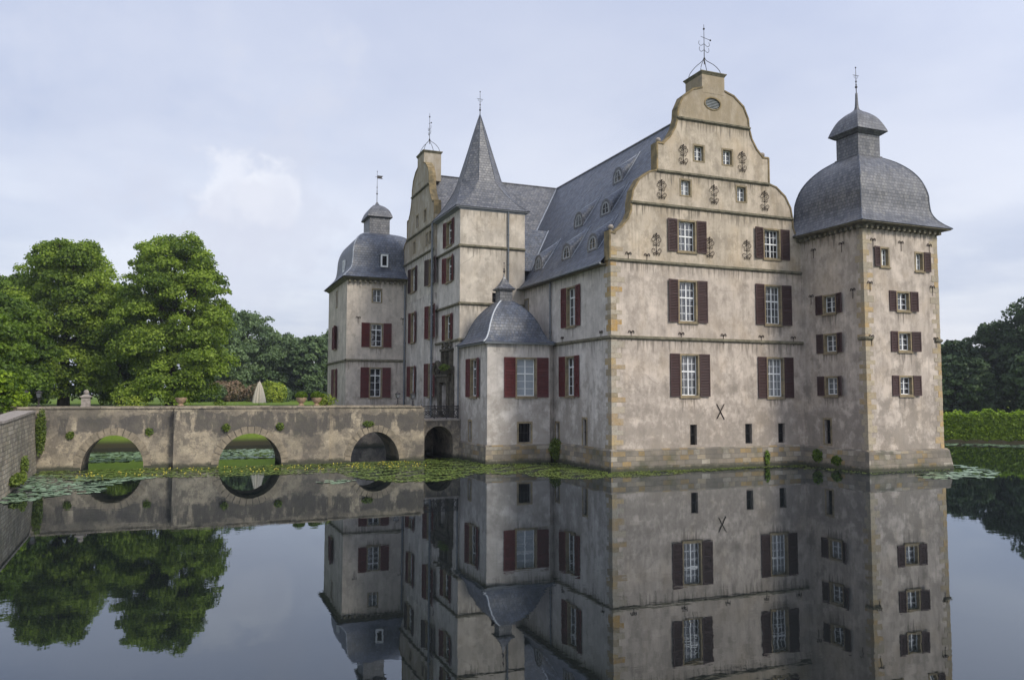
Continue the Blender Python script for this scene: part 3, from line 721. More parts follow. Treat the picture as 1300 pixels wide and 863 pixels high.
# broach spire: square eaves turning into a slender octagon
scx, scy = -2.55, 16.15
def spire_ring(z):
    prof = [(2.95, 18.3), (2.6, 18.78), (2.25, 19.4), (1.9, 20.1), (1.62, 20.9), (1.3, 22.0), (.95, 23.2), (.56, 24.6), (.28, 25.6), (.02, 26.45)]
    for (r0, a), (r1, b) in zip(prof, prof[1:]):
        if a <= z <= b: return r0 + (r1 - r0) * (z - a) / (b - a)
    return .02
zs = [18.3, 18.5, 18.8, 19.1, 19.5, 19.9, 20.3, 20.7, 21.3, 22, 22.8, 23.6, 24.4, 25.2, 25.9, 26.45]
rings = []
for z in zs:
    r = spire_ring(z); k = max(0, min(1, (z - 18.3) / 2.4)); tt = r * (1 + (math.tan(PI / 8) - 1) * k ** .8)
    ry = r * (1.06 - .06 * k)
    ring = []
    for sx, sy, order in ((-1, -1, 0), (1, -1, 1), (1, 1, 0), (-1, 1, 1)):
        a = (scx + sx * r, scy + sy * tt * (ry / r)); b = (scx + sx * tt, scy + sy * ry)
        ring += [a, b] if order == 0 else [b, a]
    rings.append([(x, y, z) for x, y in ring])
q = MB()
for i in range(len(zs) - 1):
    for k in range(8):
        l = (k + 1) % 8; A, B = rings[i], rings[i + 1]
        n0 = math.dist(A[k], A[l]); n1 = math.dist(B[k], B[l])
        P = [A[k], A[l], B[l], B[k]]; U = [(-n0 / 2 + k * 9, zs[i] * 1.06), (n0 / 2 + k * 9, zs[i] * 1.06), (n1 / 2 + k * 9, zs[i + 1] * 1.06), (-n1 / 2 + k * 9, zs[i + 1] * 1.06)]
        if n0 < 1e-4: P = P[1:]; U = U[1:]
        q.face(P, U)
spire = q.build('spire_roof', 'slate2', castle)
q = MB()
for k in range(8): q.tube([rings[i][k] for i in range(len(zs))], .03, 4)
q.build('hip_ridge', 'slate', spire)
finial(spire, scx, scy, 26.2, 28.3)
q = MB(); q.box(scx - 2.9, scx + 2.9, scy - 3.07, scy + 3.07, 18.2, 18.29).frus(scx - 2.56, scx + 2.6, scy - 2.96, scy + 2.9, 18.05, scx - 2.78, scx + 2.78, scy - 3.0, scy + 3.0, 18.2)
q.build('eaves', 'pipe', castle)

# PORTAL -----------------------------------------------------------------
q = MB(FSW)
q.prism(rect(-17.36, -15.74, 2.74, 5.46), .32, .36); door = q.build('door', 'door', castle)
q = MB(FSW); q.box(-16.57, -16.53, .29, .33, 2.78, 4.9).box(-17.3, -15.8, .28, .33, 4.86, 4.96)
for a in (-17.25, -16.5):
    q.box(a, a + .66, .3, .33, 2.9, 3.6).box(a, a + .66, .3, .33, 3.75, 4.75)
q.build('door_panels', 'iron', door)
portal = MB(FSW)
for a in (-17.95, -15.72):
    portal.box(a, a + .55, -.22, .1, 2.7, 5.4).box(a - .06, a + .6, -.28, .1, 2.7, 3.0).box(a - .05, a + .6, -.28, .1, 5.22, 5.42)
portal.box(-18.1, -15.0, -.24, .1, 5.43, 5.85).box(-18.25, -14.85, -.36, .1, 5.86, 6.02)
portal.box(-15.1, -14.6, -.12, .1, 2.7, 5.42).box(-14.98, -14.3, -.07, .08, 2.7, 6.6)
# swan-neck volute at the left
vol = spline([(-18.5, -.18, 6.05), (-18.45, -.18, 6.4), (-18.1, -.18, 6.75), (-17.7, -.18, 6.95), (-17.35, -.18, 6.85), (-17.2, -.18, 6.5), (-17.45, -.18, 6.3), (-17.6, -.18, 6.5)], 5)
portal.tube([(a_, -.3, b_) for a_, _, b_ in vol], .2, 7); portal.prism([(-18.35, 6.02), (-17.0, 6.02), (-17.0, 6.6), (-17.6, 6.85), (-18.2, 6.5)], -.2, .05)
portal.frus(-16.9, -14.5, -.15, .1, 6.02, -17.0, -14.4, -.42, .1, 6.4).box(-17.05, -14.35, -.5, .1, 6.4, 6.55)
for a in (-16.85, -15.85, -14.8): portal.box(a, a + .2, -.3, .1, 6.55, 7.75)
portal.box(-16.95, -14.5, -.36, .1, 7.76, 7.94)
for c_ in (-16.3, -15.05):
    portal.tube(spline([(c_ - .42, -.2, 7.98), (c_ - .38, -.2, 8.25), (c_ - .1, -.2, 8.42), (c_ + .15, -.2, 8.3), (c_ + .4, -.2, 8.0)], 4), .09, 6)
    portal.sphere((c_, -.2, 8.18), .13, 8)
po = portal.build('portal', 'portal', castle)
q = MB(FSW)
for a in (-16.64, -15.64): q.box(a, a + .82, .0, .04, 6.56, 7.74)
q.build('portal_window', 'glass', po)
q = MB(FSW)
for a in (-16.64, -15.64):
    q.box(a + .39, a + .43, -.04, -.01, 6.56, 7.74)
    for zz in (6.95, 7.35): q.box(a, a + .82, -.035, -.012, zz - .015, zz + .015)
q.build('glazing_bars', simple('grey_paint', (.35, .35, .32), .7), po)

# WEST GABLE WING ---------------------------------------------------------
GC = -23.5
h = []
win('tall_red', FG, -25.5, 4.3, h); win('tall_red', FG, -19.85, 4.33, h)
win('tall_red', FG, -25.5, 8.98, h); win('tall_red', FG, -19.85, 9.0, h)
win('row3_dark', FG, -25.6, 13.4, h); win('row3_dark', FG, -19.9, 13.35, h)
lo_holes = list(h)
MB(FG).prism([(-31.1, 1.0), (-31.1, 12.6), (-19.1, 12.6), (-19.1, 1.0)], 0, .4, [q for q in lo_holes if q[2][1] < 12.5]).build('gable_wing_wall', 'plaster_wing', castle)
hh = [q for q in lo_holes if q[2][1] > 12.5]
for x, z in ((-25.3, 16.85), (-21.35, 16.82), (-20.35, 16.85), (-24.4, 18.98), (-21.95, 18.95)):
    slot(FG, x, z, .55, .92, hh, True)
Lg = [(GC - w, z) for w, z in half]; Rg = [(GC + w, z) for w, z in reversed(half) if GC + w < -19.1]
poly = Lg + Rg + [(-19.1, 17.7), (-19.1, 12.6)]
poly2 = Lg + [(GC + w, z) for w, z in reversed(half) if GC + w < -19.1 and z > 18.4] + [(-19.1, 18.32), (-19.1, 12.6)]
MB(FG).prism(poly2, 0, .45, hh).build('gable_wall', 'plaster_wgable', castle)
for side, keep in ((-1, lambda p: True), (1, lambda p: p[0] < -19.2)):
    q = MB(FG); pts = [(GC + side * w, z) for w, z in half]; pts = [p for p in pts if keep(p)]
    for i in range(len(pts) - 1):
        a, b = pts[i], pts[i + 1]; d = Vector((b[0] - a[0], b[1] - a[1]))
        if d.length < .02: continue
        d.normalize(); n = Vector((-d.y, d.x))
        if (abs(n.x) > .1 and n.x * side < 0) or (abs(n.x) <= .1 and n.y < 0): n = -n
        q.prism([(a[0] - d.x * .05, a[1] - d.y * .05), (b[0] + d.x * .05, b[1] + d.y * .05), (b[0] + d.x * .05 + n.x * .1, b[1] + d.y * .05 + n.y * .1), (a[0] - d.x * .05 + n.x * .1, a[1] - d.y * .05 + n.y * .1)], -.05 - .002 * (i % 3), .55 + .002 * (i % 3))
    q.build('gable_coping', 'coping', castle)
balls(FG, GC, (-1,))
strings(FG, [(-29.7, -19.12, 16.2)]); strings(FG, [(-27.8, -19.12, 18.35)]); strings(FG, [(-26.3, -20.7, 21.9)])
chimney(FG, -24.5, -22.45, 1.5, 24.55 + .6, 22.6, 'plaster_wgable'); vane_crown(FG, -23.47, .75, 25.15)

# NORTH-WEST TOWER -----------------------------------------------------------
h = []
win('plain', FN, -7.95, 12.6, h); win('mid_red', FN, -7.95, 8.66, h); win('nw_red', FN, -7.98, 4.22, h)
MB(FN).prism(rect(-10.6, -3.4, -.5, 14.75), 0, .35, h).build('tower_wall', 'plaster_nw', castle)
h = []
slot(FNW, -33.3, 12.65, .6, 1.4, h, True); win('mid_red', FNW, -33.6, 8.7, h); win('nw_red', FNW, -33.6, 4.2, h)
MB(FNW).prism(rect(-37.99, -28.01, -.5, 14.75), .003, .35, h).build('tower_wall', 'plaster_nw', castle)
q = MB(); q.box(-10.59, -3.41, 37.9, 38.0, 0, 14.75).box(-3.5, -3.4, 28.4, 38, 0, 14.75); q.build('tower_wall', 'plaster_nw', castle)
strings(FN, [(-10.73, -4.9, 7.5)]); strings(FNW, [(-38, -27.87, 7.495)])
q = MB(); q.frus(-10.85, -3.2, 27.75, 38.2, -1, -10.72, -3.3, 27.88, 38.1, 1.9); q.build('plinth', 'bridge', castle)
ncx, ncy = -7.0, 33.0
PN = [(1.13, 14.8), (.99, 15.3), (.87, 15.85), (.83, 16.6), (.815, 17.4), (.77, 18.1), (.67, 18.75), (.5, 19.25), (.27, 19.6)]
nw = loft_rect(ncx, ncy, PN, 3.6, 5.0).build('bell_roof', 'slate', castle)
hips(ncx, ncy, PN, 3.6, 5., r=.05, corners=((-1, -1),)).build('hip_flashing', 'lead', nw)
MB().box(ncx - .95, ncx + .95, ncy - 1.42, ncy + 1.42, 19.4, 21.2).build('roof_lantern', 'slate2', nw)
q = loft_rect(ncx, ncy, [(1.2, 21.18), (1.1, 21.5), (.9, 21.95), (.55, 22.35), (.2, 22.6), (.06, 22.9)], 1, 1.35); q.box(ncx - 1.1, ncx + 1.1, ncy - 1.5, ncy + 1.5, 21.1, 21.178); q.build('lantern_cap', 'slate2', nw)
finial(nw, ncx, ncy, 22.8, 25.9, flag=True)
q = MB(); q.box(ncx - .42, ncx + .12, 28.5, 30.5, 15.9, 17.05)
rw = MB(); rw.prism(rect(-7.55, -6.88, 15.92, 17.08), 28.42, 28.55, [rect(-7.42, -7.01, 16.06, 16.94)])
ro = rw.build('roof_window', 'white', castle); MB().box(-7.42, -7.01, 28.5, 28.54, 16.06, 16.94).build('pane', 'black', ro)
MB().box(-7.6, -6.83, 28.36, 29.8, 17.1, 17.16).build('hood', 'lead', ro)
rw = MB(frame(-10.6, 0, 0, True)); rw.prism(rect(-33.4, -32.6, 15.95, 17.05), .5, .64, [rect(-33.25, -32.75, 16.1, 16.9)]).build('roof_window', 'white', castle)
q = MB(); q.box(ncx - 3.95, ncx + 3.95, ncy - 5.5, ncy + 5.5, 14.7, 14.79).frus(ncx - 3.62, ncx + 3.62, ncy - 5.03, ncy + 5.03, 14.5, ncx - 3.85, ncx + 3.85, ncy - 5.35, ncy + 5.35, 14.7)
for k in range(14): q.box(-10.5 + k * .45, -10.32 + k * .45, 27.7, 28.0, 14.35, 14.56)
q.build('cornice', 'string', castle)

# MAIN ROOFS ------------------------------------------------------------------
RZ = 23.35
def slope(q, a, b, c, d): q.face([a, b, c, d])
q = MB()
kick = 13.0
# west slope (u from -.42 to 7.6), flared at the eaves
def west_slope(q, v0, v1):
    q.face([(-.5, v1, 12.42), (-.5, v0, 12.42), (.35, v0, 13.32), (.35, v1, 13.32)]); q.face([(.35, v1, 13.32), (.35, v0, 13.32), (C0, v0, RZ), (C0, v1, RZ)])
west_slope(q, .48, 13.6); q.face([(.35, 31.2, 13.32), (.35, 13.6, 13.32), (C0, 13.6, RZ), (C0, 31.2, RZ)])
q.face([(15.7, .48, 12.42), (15.7, 31.2, 12.42), (C0, 31.2, RZ), (C0, .48, RZ)])
main_roof = q.build('main_roof', 'slate', castle)
q = MB(); q.tube([(C0, .4, RZ + .02), (C0, 31.2, RZ + .02)], .09, 6); q.build('ridge', 'slate2', main_roof)
q = MB()
q.face([(-5.0, 15.6, 12.1), (7.6, 15.6, 12.1), (7.6, 23.5, RZ - .01), (-5.0, 23.5, RZ - .01)]); q.face([(7.6, 31.4, 12.1), (-5, 31.4, 12.1), (-5, 23.5, RZ - .01), (7.6, 23.5, RZ - .01)])
cross = q.build('cross_wing_roof', 'slate2', castle)
q = MB(); q.tube([(-5.0, 23.5, RZ + .01), (7.6, 23.5, RZ + .01)], .08, 6); q.build('ridge', 'slate2', cross)
sl = (RZ - 13.32) / (C0 - .35); sc = (RZ - 12.1) / 7.9
def main_z(u): return 13.32 + (u - .35) * sl
# valley between the two roofs
va = []
for zz in (12.9, RZ - .1): va.append(((zz - 13.32) / sl + .35 - .03, 23.5 - (RZ - zz) / sc - .03, zz + .05))
MB().tube(va, .06, 5).build('valley_flashing', 'lead', main_roof)
# small link roof between stair tower and main roof
q = MB(); zr = 17.75; ur = (zr - 13.32) / sl + .35; q.face([(-.0, 13.75, 13.9), (.75, 13.75, 13.9), (ur, 16.6, zr), (-.0, 16.6, zr)]); q.face([(.75, 19.4, 13.9), (0, 19.4, 13.9), (0, 16.6, zr), (ur, 16.6, zr)])
lr = q.build('link_roof', 'slate', castle)
MB().tube([(.75, 13.72, 13.95), (ur, 16.58, zr + .04)], .05, 5).build('valley_flashing', 'lead', lr)
q = MB(); q.tube([(-.56, .3, 12.37), (-.56, 13.5, 12.37)], .07, 8); q.build('gutter', 'pipe', castle)
q = MB(); q.box(-.42, .0, .48, 13.2, 12.3, 12.4); q.build('eaves', 'string', castle)
# dormers
def dormer(v, z0, wd=1.5, hd=1.15, run=1.75):
    u0 = (z0 - 13.32) / sl + .35 - .05; F = frame(u0, v, z0 - .05, True); rise = run * .42
    n = 12; arc = [(wd / 2 * math.cos(PI - PI * i / n), .18 + hd * .85 * math.sin(PI * i / n) ** .8) for i in range(n + 1)]
    q = MB(F); front = [(-wd / 2, 0)] + arc + [(wd / 2, 0)]
    back = [(x * .5, run + 0, z * .35 + rise + run * sl * .38) for x, z in front]
    f3 = [(x, 0, z) for x, z in front]
    apex = [(x * .12, run, rise + .62 * run * 1.0 + z * .1) for x, z in front]
    # back edge lies inside the main slope
    bk = [(x * .3, run, sl * run - .2 + .1 * z) for x, z in front]
    topb = (0, run, sl * run - .03)
    for i in range(len(f3) - 1): q.face([f3[i], f3[i + 1], bk[i + 1], bk[i]], smooth=True)
    o = q.build('dormer', 'slate', castle)
    inner = [(x * .8, z * .82 + .06) for x, z in front]
    g = MB(F); g.prism(front, -.01, .05, [[(x * .72, z * .74 + .1) for x, z in front]]); g.build('dormer_front', 'slate2', o)
    w_ = MB(F); w2 = [(x * .72, z * .74 + .1) for x, z in front]; w3 = [(x * .56, z * .6 + .17) for x, z in front]
    w_.prism(w2, .0, .04, [w3]); zt_ = max(z for x, z in w3); w_.box(-.025, .025, -.003, .035, .17, zt_).box(-wd * .27, wd * .27, .0, .03, zt_ * .55, zt_ * .55 + .03); w_.build('dormer_window', 'dormer_paint', o)
    MB(F).prism(w2, .045, .06).build('pane', 'glass', o)
    k = len(front) // 2
    for e in (0, -1): MB().tube([F @ Vector((f3[e][0], 0, .02)), F @ Vector((f3[e][0] * .75, run * .5, sl * run * .5 + .03)), F @ Vector((bk[e][0], run, sl * run + .04))], .03, 5).build('flashing', 'lead', o)
    MB().tube([F @ Vector(f3[k]), F @ Vector(bk[k])], .035, 5).build('flashing', 'lead', o)
for v, z in ((12.0, 13.75), (7.35, 13.8), (3.45, 13.75), (9.55, 16.65), (5.6, 16.7), (7.6, 19.65)): dormer(v, z)

# DOWNPIPES ------------------------------------------------------------------
def pipe(pts, r=.065):
    q = MB(); q.tube(pts, r, 8)
    (x, y, a), (_, _, b) = pts[0][:3], pts[-1][:3]
    for k in range(int(abs(a - b) // 2.2)):
        q.lathe([(r * 1.35, -.04), (r * 1.35, .04)], pts[-1][0], pts[-1][1], 8, min(a, b) + 1 + k * 2.2)
    q.build('downpipe', 'pipe', castle)
pipe([(-.12, 8.35, 12.4), (-.12, 8.35, 1.2)]); pipe([(-5.35, 13.05, 18.1), (-5.22, 13.0, 17.5), (-5.22, 13.0, .9)]) if False else None
pipe([(-1.35, 13.08, 18.15), (-1.35, 13.08, 11.0)]); pipe([(-5.24, 13.02, 8.0), (-5.24, 13.02, .5)])
pipe([(-5.45, 19.25, 18.2), (-5.45, 19.25, 2.0)], .09); pipe([(-5.45, 27.85, 14.6), (-5.45, 27.85, 1.5)], .08)

# ------------------------------------------------------------------ BRIDGE
bridge = thing('stone_bridge', 'weathered stone arch bridge spanning the moat from the left bank to the castle portal', 'bridge', (0, 0, 0))
BZ = 3.72
def arch_profile(u0, u1, zs, zc, n=18):
    c = (u0 + u1) / 2; r = (u1 - u0) / 2
    return [(c - r * math.cos(PI * i / n), zs + (zc - zs) * math.sin(PI * i / n)) for i in range(n + 1)]
segs = [(-32.3, -23.9, 12.35, 15.9, (-28.92, -25.55), .0, 2.02), (-23.9, -14.5, 11.72, 15.9, (-21.3, -17.5), .0, 2.03), (-14.5, -8.0, 12.02, 15.9, (-13.05, -9.75), .0, 2.0)]
for u0, u1, v0, v1, (a0, a1), zs_, zc in segs:
    arc = arch_profile(a0, a1, zs_, zc)
    poly = [(u0, -1), (u0, BZ - .1), (u1, BZ - .1), (u1, -1), (a1, -1)] + arc[::-1] + [(a0, -1)]
    MB().prism(poly, v0, v0 + .42).build('spandrel_wall', 'bridge', bridge)
    polyn = [(u0, -1), (u0, BZ - .1), (u1, BZ - .1), (u1, -1), (a1, -1)] + arc[::-1] + [(a0, -1)]
    MB().prism(polyn, v1 - .42, v1).build('spandrel_wall', 'bridge', bridge)
    q = MB(); full = [(a0, -1)] + arc + [(a1, -1)]
    for i in range(len(full) - 1):
        A, B = full[i], full[i + 1]; q.face([(A[0], v0 + .4, A[1]), (A[0], v1 - .4, A[1]), (B[0], v1 - .4, B[1]), (B[0], v0 + .4, B[1])][::-1], smooth=False)
    q.build('arch_vault', 'bridge', bridge)
    q = MB(); c = (a0 + a1) / 2; n = 17
    for i in range(n):
        t0 = PI * i / n + .012; t1 = PI * (i + 1) / n - .012; w = .42 + (.04 if i % 2 else 0)
        rx = (a1 - a0) / 2; rz = zc
        pts = [(c - rx * math.cos(t0), rz * math.sin(t0)), (c - rx * math.cos(t1), rz * math.sin(t1)), (c - (rx + w) * math.cos(t1), (rz + w) * math.sin(t1)), (c - (rx + w) * math.cos(t0), (rz + w) * math.sin(t0))]
        q.prism(pts, v0 - .035 - random.random() * .02, v0 + .2)
    q.build('arch_ring', simple('voussoir_stone', (.30, .25, .18), .93, .12, .45, 2.4, (.13, .115, .09), .8, .03), bridge)
    q = MB(); x = u0
    while x < u1 - .2:
        w = min(random.uniform(.8, 1.3), u1 - x)
        q.box(x + .008, x + w - .008, v0 - .07 - random.random() * .02, v0 + .5, BZ - .1, BZ + random.uniform(-.01, .012)); x += w
    q.build('parapet_coping', 'bridge', bridge, merge=False)
    q = MB(); q.box(u0 + .003, u1 - .003, v1 - .5, v1 + .06, BZ - .1, BZ); q.build('parapet_coping', 'bridge', bridge)
    q = MB(); q.box(u0 + .002, u1 - .002, v0 + .42, v1 - .42, 2.55, 2.8); q.build('bridge_deck', 'greystone', bridge)
    # pier footing
    for p0, p1 in ((u0, a0 - .02), (a1 + .02, u1)):
        q = MB(); q.box(p0 + .01, p1 - .01, v0 - .12, v0 + .3, -1, .16); q.build('footing', 'bridge', bridge)
q = MB(); q.box(-8.0, -7.42, 12.0, 16, -1, BZ - .2) if False else None
# small arch at the castle end with the landing
arc = arch_profile(-7.72, -5.62, 1.2, 2.28)
poly = [(-8.2, -1), (-8.2, 2.72), (-5.06, 2.72), (-5.06, -1), (-5.62, -1)] + arc[::-1] + [(-7.72, -1)]
MB().prism(poly, 12.95, 13.3).build('landing_wall', 'bridge', bridge)
q = MB(); full = [(-7.72, -1)] + arc + [(-5.62, -1)]
for i in range(len(full) - 1):
    A, B = full[i], full[i + 1]; q.face([(A[0], 13.3, A[1]), (A[0], 18.0, A[1]), (B[0], 18.0, B[1]), (B[0], 13.3, B[1])][::-1])
q.build('arch_vault', 'bridge', bridge)
q = MB(); q.box(-8.0, -5.12, 13.0, 18.2, 2.722, 2.79).box(-8.0, -5.12, 12.88, 13.0, 2.66, 2.79); q.build('landing', 'greystone', bridge)
q = MB(); q.prism([(-8.2, -1), (-8.2, 2.7), (-5.12, 2.7), (-5.12, -1)], 18.0, 18.2); q.build('landing_wall', 'bridge', bridge)
q = MB(); V0 = 12.96
q.box(-7.98, -5.2, V0 - .03, V0 + .03, 3.64, 3.71).box(-7.98, -5.2, V0 - .02, V0 + .02, 3.48, 3.53).box(-7.98, -5.2, V0 - .02, V0 + .02, 2.86, 2.91)
for x in (-7.95, -7.02, -6.1, -5.25): q.box(x - .03, x + .03, V0 - .03, V0 + .03, 2.79, 3.78)
x = -7.9
while x < -5.3: q.tube([(x, V0, 3.52), (x, V0, 3.68)], .018, 4); x += .11
for a, b in ((-7.95, -7.02), (-7.02, -6.1), (-6.1, -5.25)):
    q.tube([(a, V0, 2.9), (b, V0, 3.51)], .032, 5).tube([(a, V0 - .02, 3.51), (b, V0 - .02, 2.9)], .032, 5)
    m_ = (a + b) / 2; q.tube([(m_ + .15 * math.cos(t), V0 - .01, 3.2 + .15 * math.sin(t)) for t in [2 * PI * k / 14 for k in range(14)]], .028, 4, True)
    for s_ in (-1, 1): q.tube(spline([(m_ + s_ * .2, V0, 2.9), (m_ + s_ * .38, V0, 3.05), (m_ + s_ * .3, V0, 3.2), (m_ + s_ * .38, V0, 3.36), (m_ + s_ * .2, V0, 3.5)], 4), .026, 4)
q.build('iron_railing', 'iron', bridge)

# left moat wall -----------------------------------------------------------------
q = MB(); r2 = random.Random(3)
ys = [-40 + 1.0 * i for i in range(53)]
def wx(y): return -30.55 - .75 * max(0, (y + .65) / 12.1) if y > -.65 else -30.55 + .02 * (y + .65)
def wz(y): return 3.32 + .22 * max(0, min(1, y / 10))
P0 = [(wx(y) + .25, y, -1) for y in ys]; P1 = [(wx(y), y, wz(y) - .12) for y in ys]; P2 = [(wx(y) - .9, y, wz(y) - .12) for y in ys]; P3 = [(wx(y) - .9, y, -1) for y in ys]
for i in range(len(ys) - 1):
    q.face([P0[i], P0[i + 1], P1[i + 1], P1[i]]); q.face([P1[i], P1[i + 1], P2[i + 1], P2[i]]); q.face([P2[i], P2[i + 1], P3[i + 1], P3[i]])
q.face([P0[-1], P3[-1], P2[-1], P1[-1]])
mw = thing('moat_wall', 'rough rubble retaining wall along the left edge of the moat', 'wall'); q.build('wall_body', 'rubble', mw)
q = MB()
y = -39.9
while y < 11.8:
    l = r2.uniform(.7, 1.2); e = min(y + l, 11.9)
    q.face([(wx(y) + .06, y + .01, wz(y)), (wx(e) + .06, e - .01, wz(e)), (wx(e) - .95, e - .01, wz(e)), (wx(y) - .95, y + .01, wz(y))][::1])
    q.face([(wx(y) + .06, y + .01, wz(y) - .118), (wx(e) + .06, e - .01, wz(e) - .118), (wx(e) + .06, e - .01, wz(e)), (wx(y) + .06, y + .01, wz(y))]); y += l
q.build('coping', 'greystone', mw)

# ------------------------------------------------------------------ foliage generators
def leaves(name, cen, size, mat, parent=None, tint=None, flat=.0, nrm=None, kind=None, aspect=.7):
    n = len(cen); cen = np.asarray(cen, float)
    d = RNG.normal(size=(n, 3)); d /= np.linalg.norm(d, axis=1)[:, None]
    if nrm is not None: d = d * .9 + nrm; d /= np.linalg.norm(d, axis=1)[:, None]
    r = RNG.normal(size=(n, 3)); a = np.cross(d, r); a /= np.linalg.norm(a, axis=1)[:, None]; b = np.cross(d, a)
    s = (size * RNG.uniform(.6, 1.3, n))[:, None] if np.isscalar(size) else (size * RNG.uniform(.6, 1.3, n))[:, None]
    bend = d * s * .25
    V = np.stack([cen - a * s, cen - b * s * aspect + bend, cen + a * s, cen + b * s * aspect + bend], 1).reshape(-1, 3)
    me = bpy.data.meshes.new(name); me.vertices.add(4 * n); me.vertices.foreach_set('co', V.ravel().astype('f'))
    me.loops.add(4 * n); me.polygons.add(n)
    me.loops.foreach_set('vertex_index', np.arange(4 * n, dtype='i')); me.polygons.foreach_set('loop_start', np.arange(0, 4 * n, 4, dtype='i')); me.polygons.foreach_set('loop_total', np.full(n, 4, dtype='i'))
    me.update(calc_edges=True)
    at = me.attributes.new('tint', 'FLOAT', 'FACE'); t = RNG.uniform(0, 1, n) if tint is None else tint
    at.data.foreach_set('value', np.clip(t, 0, 1).astype('f'))
    me.materials.append(M[mat]); me.validate()
    return link(name, me, parent, kind)
def crown_points(w, h, n_lobe, per, shape=2.2, low=.0, lobe=(.1, .17), seed=0):
    """lobes spread over an uneven egg-shaped crown of width w, height h; base at z=0"""
    R = np.random.default_rng(seed); C = []; Nn = []; T = []; lob = []
    gold = PI * (3 - 5 ** .5)
    for i in range(n_lobe):
        t = (i + .5) / n_lobe; zf = low + (1 - low) * t ** .85
        prof = (max(0, 1 - abs((zf - .38) / .66) ** shape)) ** .5 if zf > .38 else (max(0, 1 - abs((zf - .38) / .62) ** 2.6)) ** .5
        th = i * gold + R.normal() * .25
        rad = w / 2 * prof * R.uniform(.62, .92)
        if R.random() < .3: rad *= R.uniform(.3, .75)
        out_ = R.random() < .12
        if out_: rad *= 1.22
        c = np.array([rad * math.cos(th), rad * math.sin(th), h * (zf * .9 + .02)]) + R.normal(size=3) * w * .02
        lr = w * R.uniform(*lobe) * (.6 + .5 * prof) * (.62 if out_ else 1.); lob.append((c, lr))
        m = int(per * (lr / (w * .13)) ** 2); d = R.normal(size=(m, 3)); d /= np.linalg.norm(d, axis=1)[:, None]
        d[:, 2] = np.where(d[:, 2] < -.25, -d[:, 2] * .6, d[:, 2])
        rr = lr * R.uniform(.55, 1.12, m) ** .8
        p = c + d * rr[:, None] * np.array([1.05, 1.05, .9])
        C.append(p); Nn.append(d); T.append(np.clip(R.uniform(.12, .85) + R.normal(size=m) * .18, 0, 1))
    return np.concatenate(C), np.concatenate(Nn), np.concatenate(T), lob
def tree(px, py, z, w, h, mat, label, name='broadleaf_tree', group=None, n_lobe=90, per=230, leaf=.24, low=.0, seed=1, trunk_h=None, cat='tree', lobe=(.1, .17), rings=0):
    t = thing(name, label, cat, (px, py, z), 0, group)
    C, N, T, lob = crown_points(w, h, n_lobe, per, 2.2, low, lobe, seed)
    leaves('crown', C, leaf, mat, t, T, nrm=N)
    q = MB(); R = random.Random(seed)
    tr = w * .035 + .1
    q.tube([(0, 0, -.4), (.05, 0, h * .12), (-.05, .05, h * .35), (.05, -.05, h * .6), (0, 0, h * .82)], [tr * 1.3, tr, tr * .8, tr * .5, tr * .15], 9)
    for i in range(9):
        c, lr = lob[R.randrange(len(lob) // 5, len(lob))]
        z0 = h * R.uniform(.12, .5); e = Vector(c); s0 = Vector((0, 0, z0)); m_ = s0.lerp(e, .5) + Vector((0, 0, -.03 * h))
        q.tube([s0, m_, e], [tr * .45, tr * .28, tr * .08], 6)
    q.build('trunk', 'bark', t)
    return t

# ------------------------------------------------------------------ ground, water
def moat_dist(x, y):
    """signed distance-like value outside the moat (positive = land)"""
    return None
poly_m = [(-31.5, -39.5), (-31.5, 33.0), (24.0, 33.0), (60.0, -2.8), (60.0, -39.5)]
def seg_d(X, Y, a, b):
    ax, ay = a; bx, by = b; dx, dy = bx - ax, by - ay; L = dx * dx + dy * dy
    t = np.clip(((X - ax) * dx + (Y - ay) * dy) / L, 0, 1); return np.hypot(X - ax - t * dx, Y - ay - t * dy)
gx = np.array(sorted(set([-1500, -900, -500, -300, -200, -140, -100, -80, -65] + list(np.arange(-55, -32.1, 1.5)) + [-31.9, -31.35] + list(np.arange(-30.5, 110, 1.25)) + [120, 140, 170, 220, 300, 500, 900, 1500])))
gy = np.array(sorted(set([-1500, -900, -500, -200, -120, -80, -60, -50, -45, -42] + list(np.arange(-40.5, -38, .5)) + list(np.arange(-37, 80, 1.25)) + [85, 95, 110, 130, 150, 180, 230, 320, 500, 900, 1500])))
X, Y = np.meshgrid(gx, gy)
inside = (X > -31.5) & (Y > -39.5) & (Y < 33.0) & (X < 60) & ((X - 24) * 35.8 + (Y - 33) * 36 < 0)
edges = list(zip(poly_m, poly_m[1:] + poly_m[:1])); D = np.min([seg_d(X, Y, a, b) for a, b in edges], 0)
dN = seg_d(X, Y, poly_m[1], poly_m[2]); dE = np.minimum(seg_d(X, Y, poly_m[2], poly_m[3]), seg_d(X, Y, poly_m[3], poly_m[4]))
land = np.where(X < -31.5, 3.2, np.where(Y < -39.5, 3.0, 0))
nor = np.clip(.15 + 3.2 * (D / 8.5) ** .8, 0, 3.3); east = np.clip(.25 + D * .12, 0, 1.6)
bl = np.clip((X - 20) / 15, 0, 1)
land = np.where((X >= -31.5) & (Y >= -39.5), nor * (1 - bl) + east * bl, land)
land = np.where((X < -31.5) & (Y > 33), np.minimum(3.3, 3.2), land)
Zg = np.where(inside, -np.minimum(1.4, .3 + D * .5), land)
Zg = np.where(inside & (X < -30.9), -1.4, Zg); Zg += np.where(inside, 0, RNG.normal(size=X.shape) * .02)
nx, ny = len(gx), len(gy)
V = np.stack([X, Y, Zg], -1).reshape(-1, 3); ii = np.arange((ny - 1) * (nx - 1)); rr_, cc_ = ii // (nx - 1), ii % (nx - 1)
F = np.stack([rr_ * nx + cc_, rr_ * nx + cc_ + 1, (rr_ + 1) * nx + cc_ + 1, (rr_ + 1) * nx + cc_], 1)
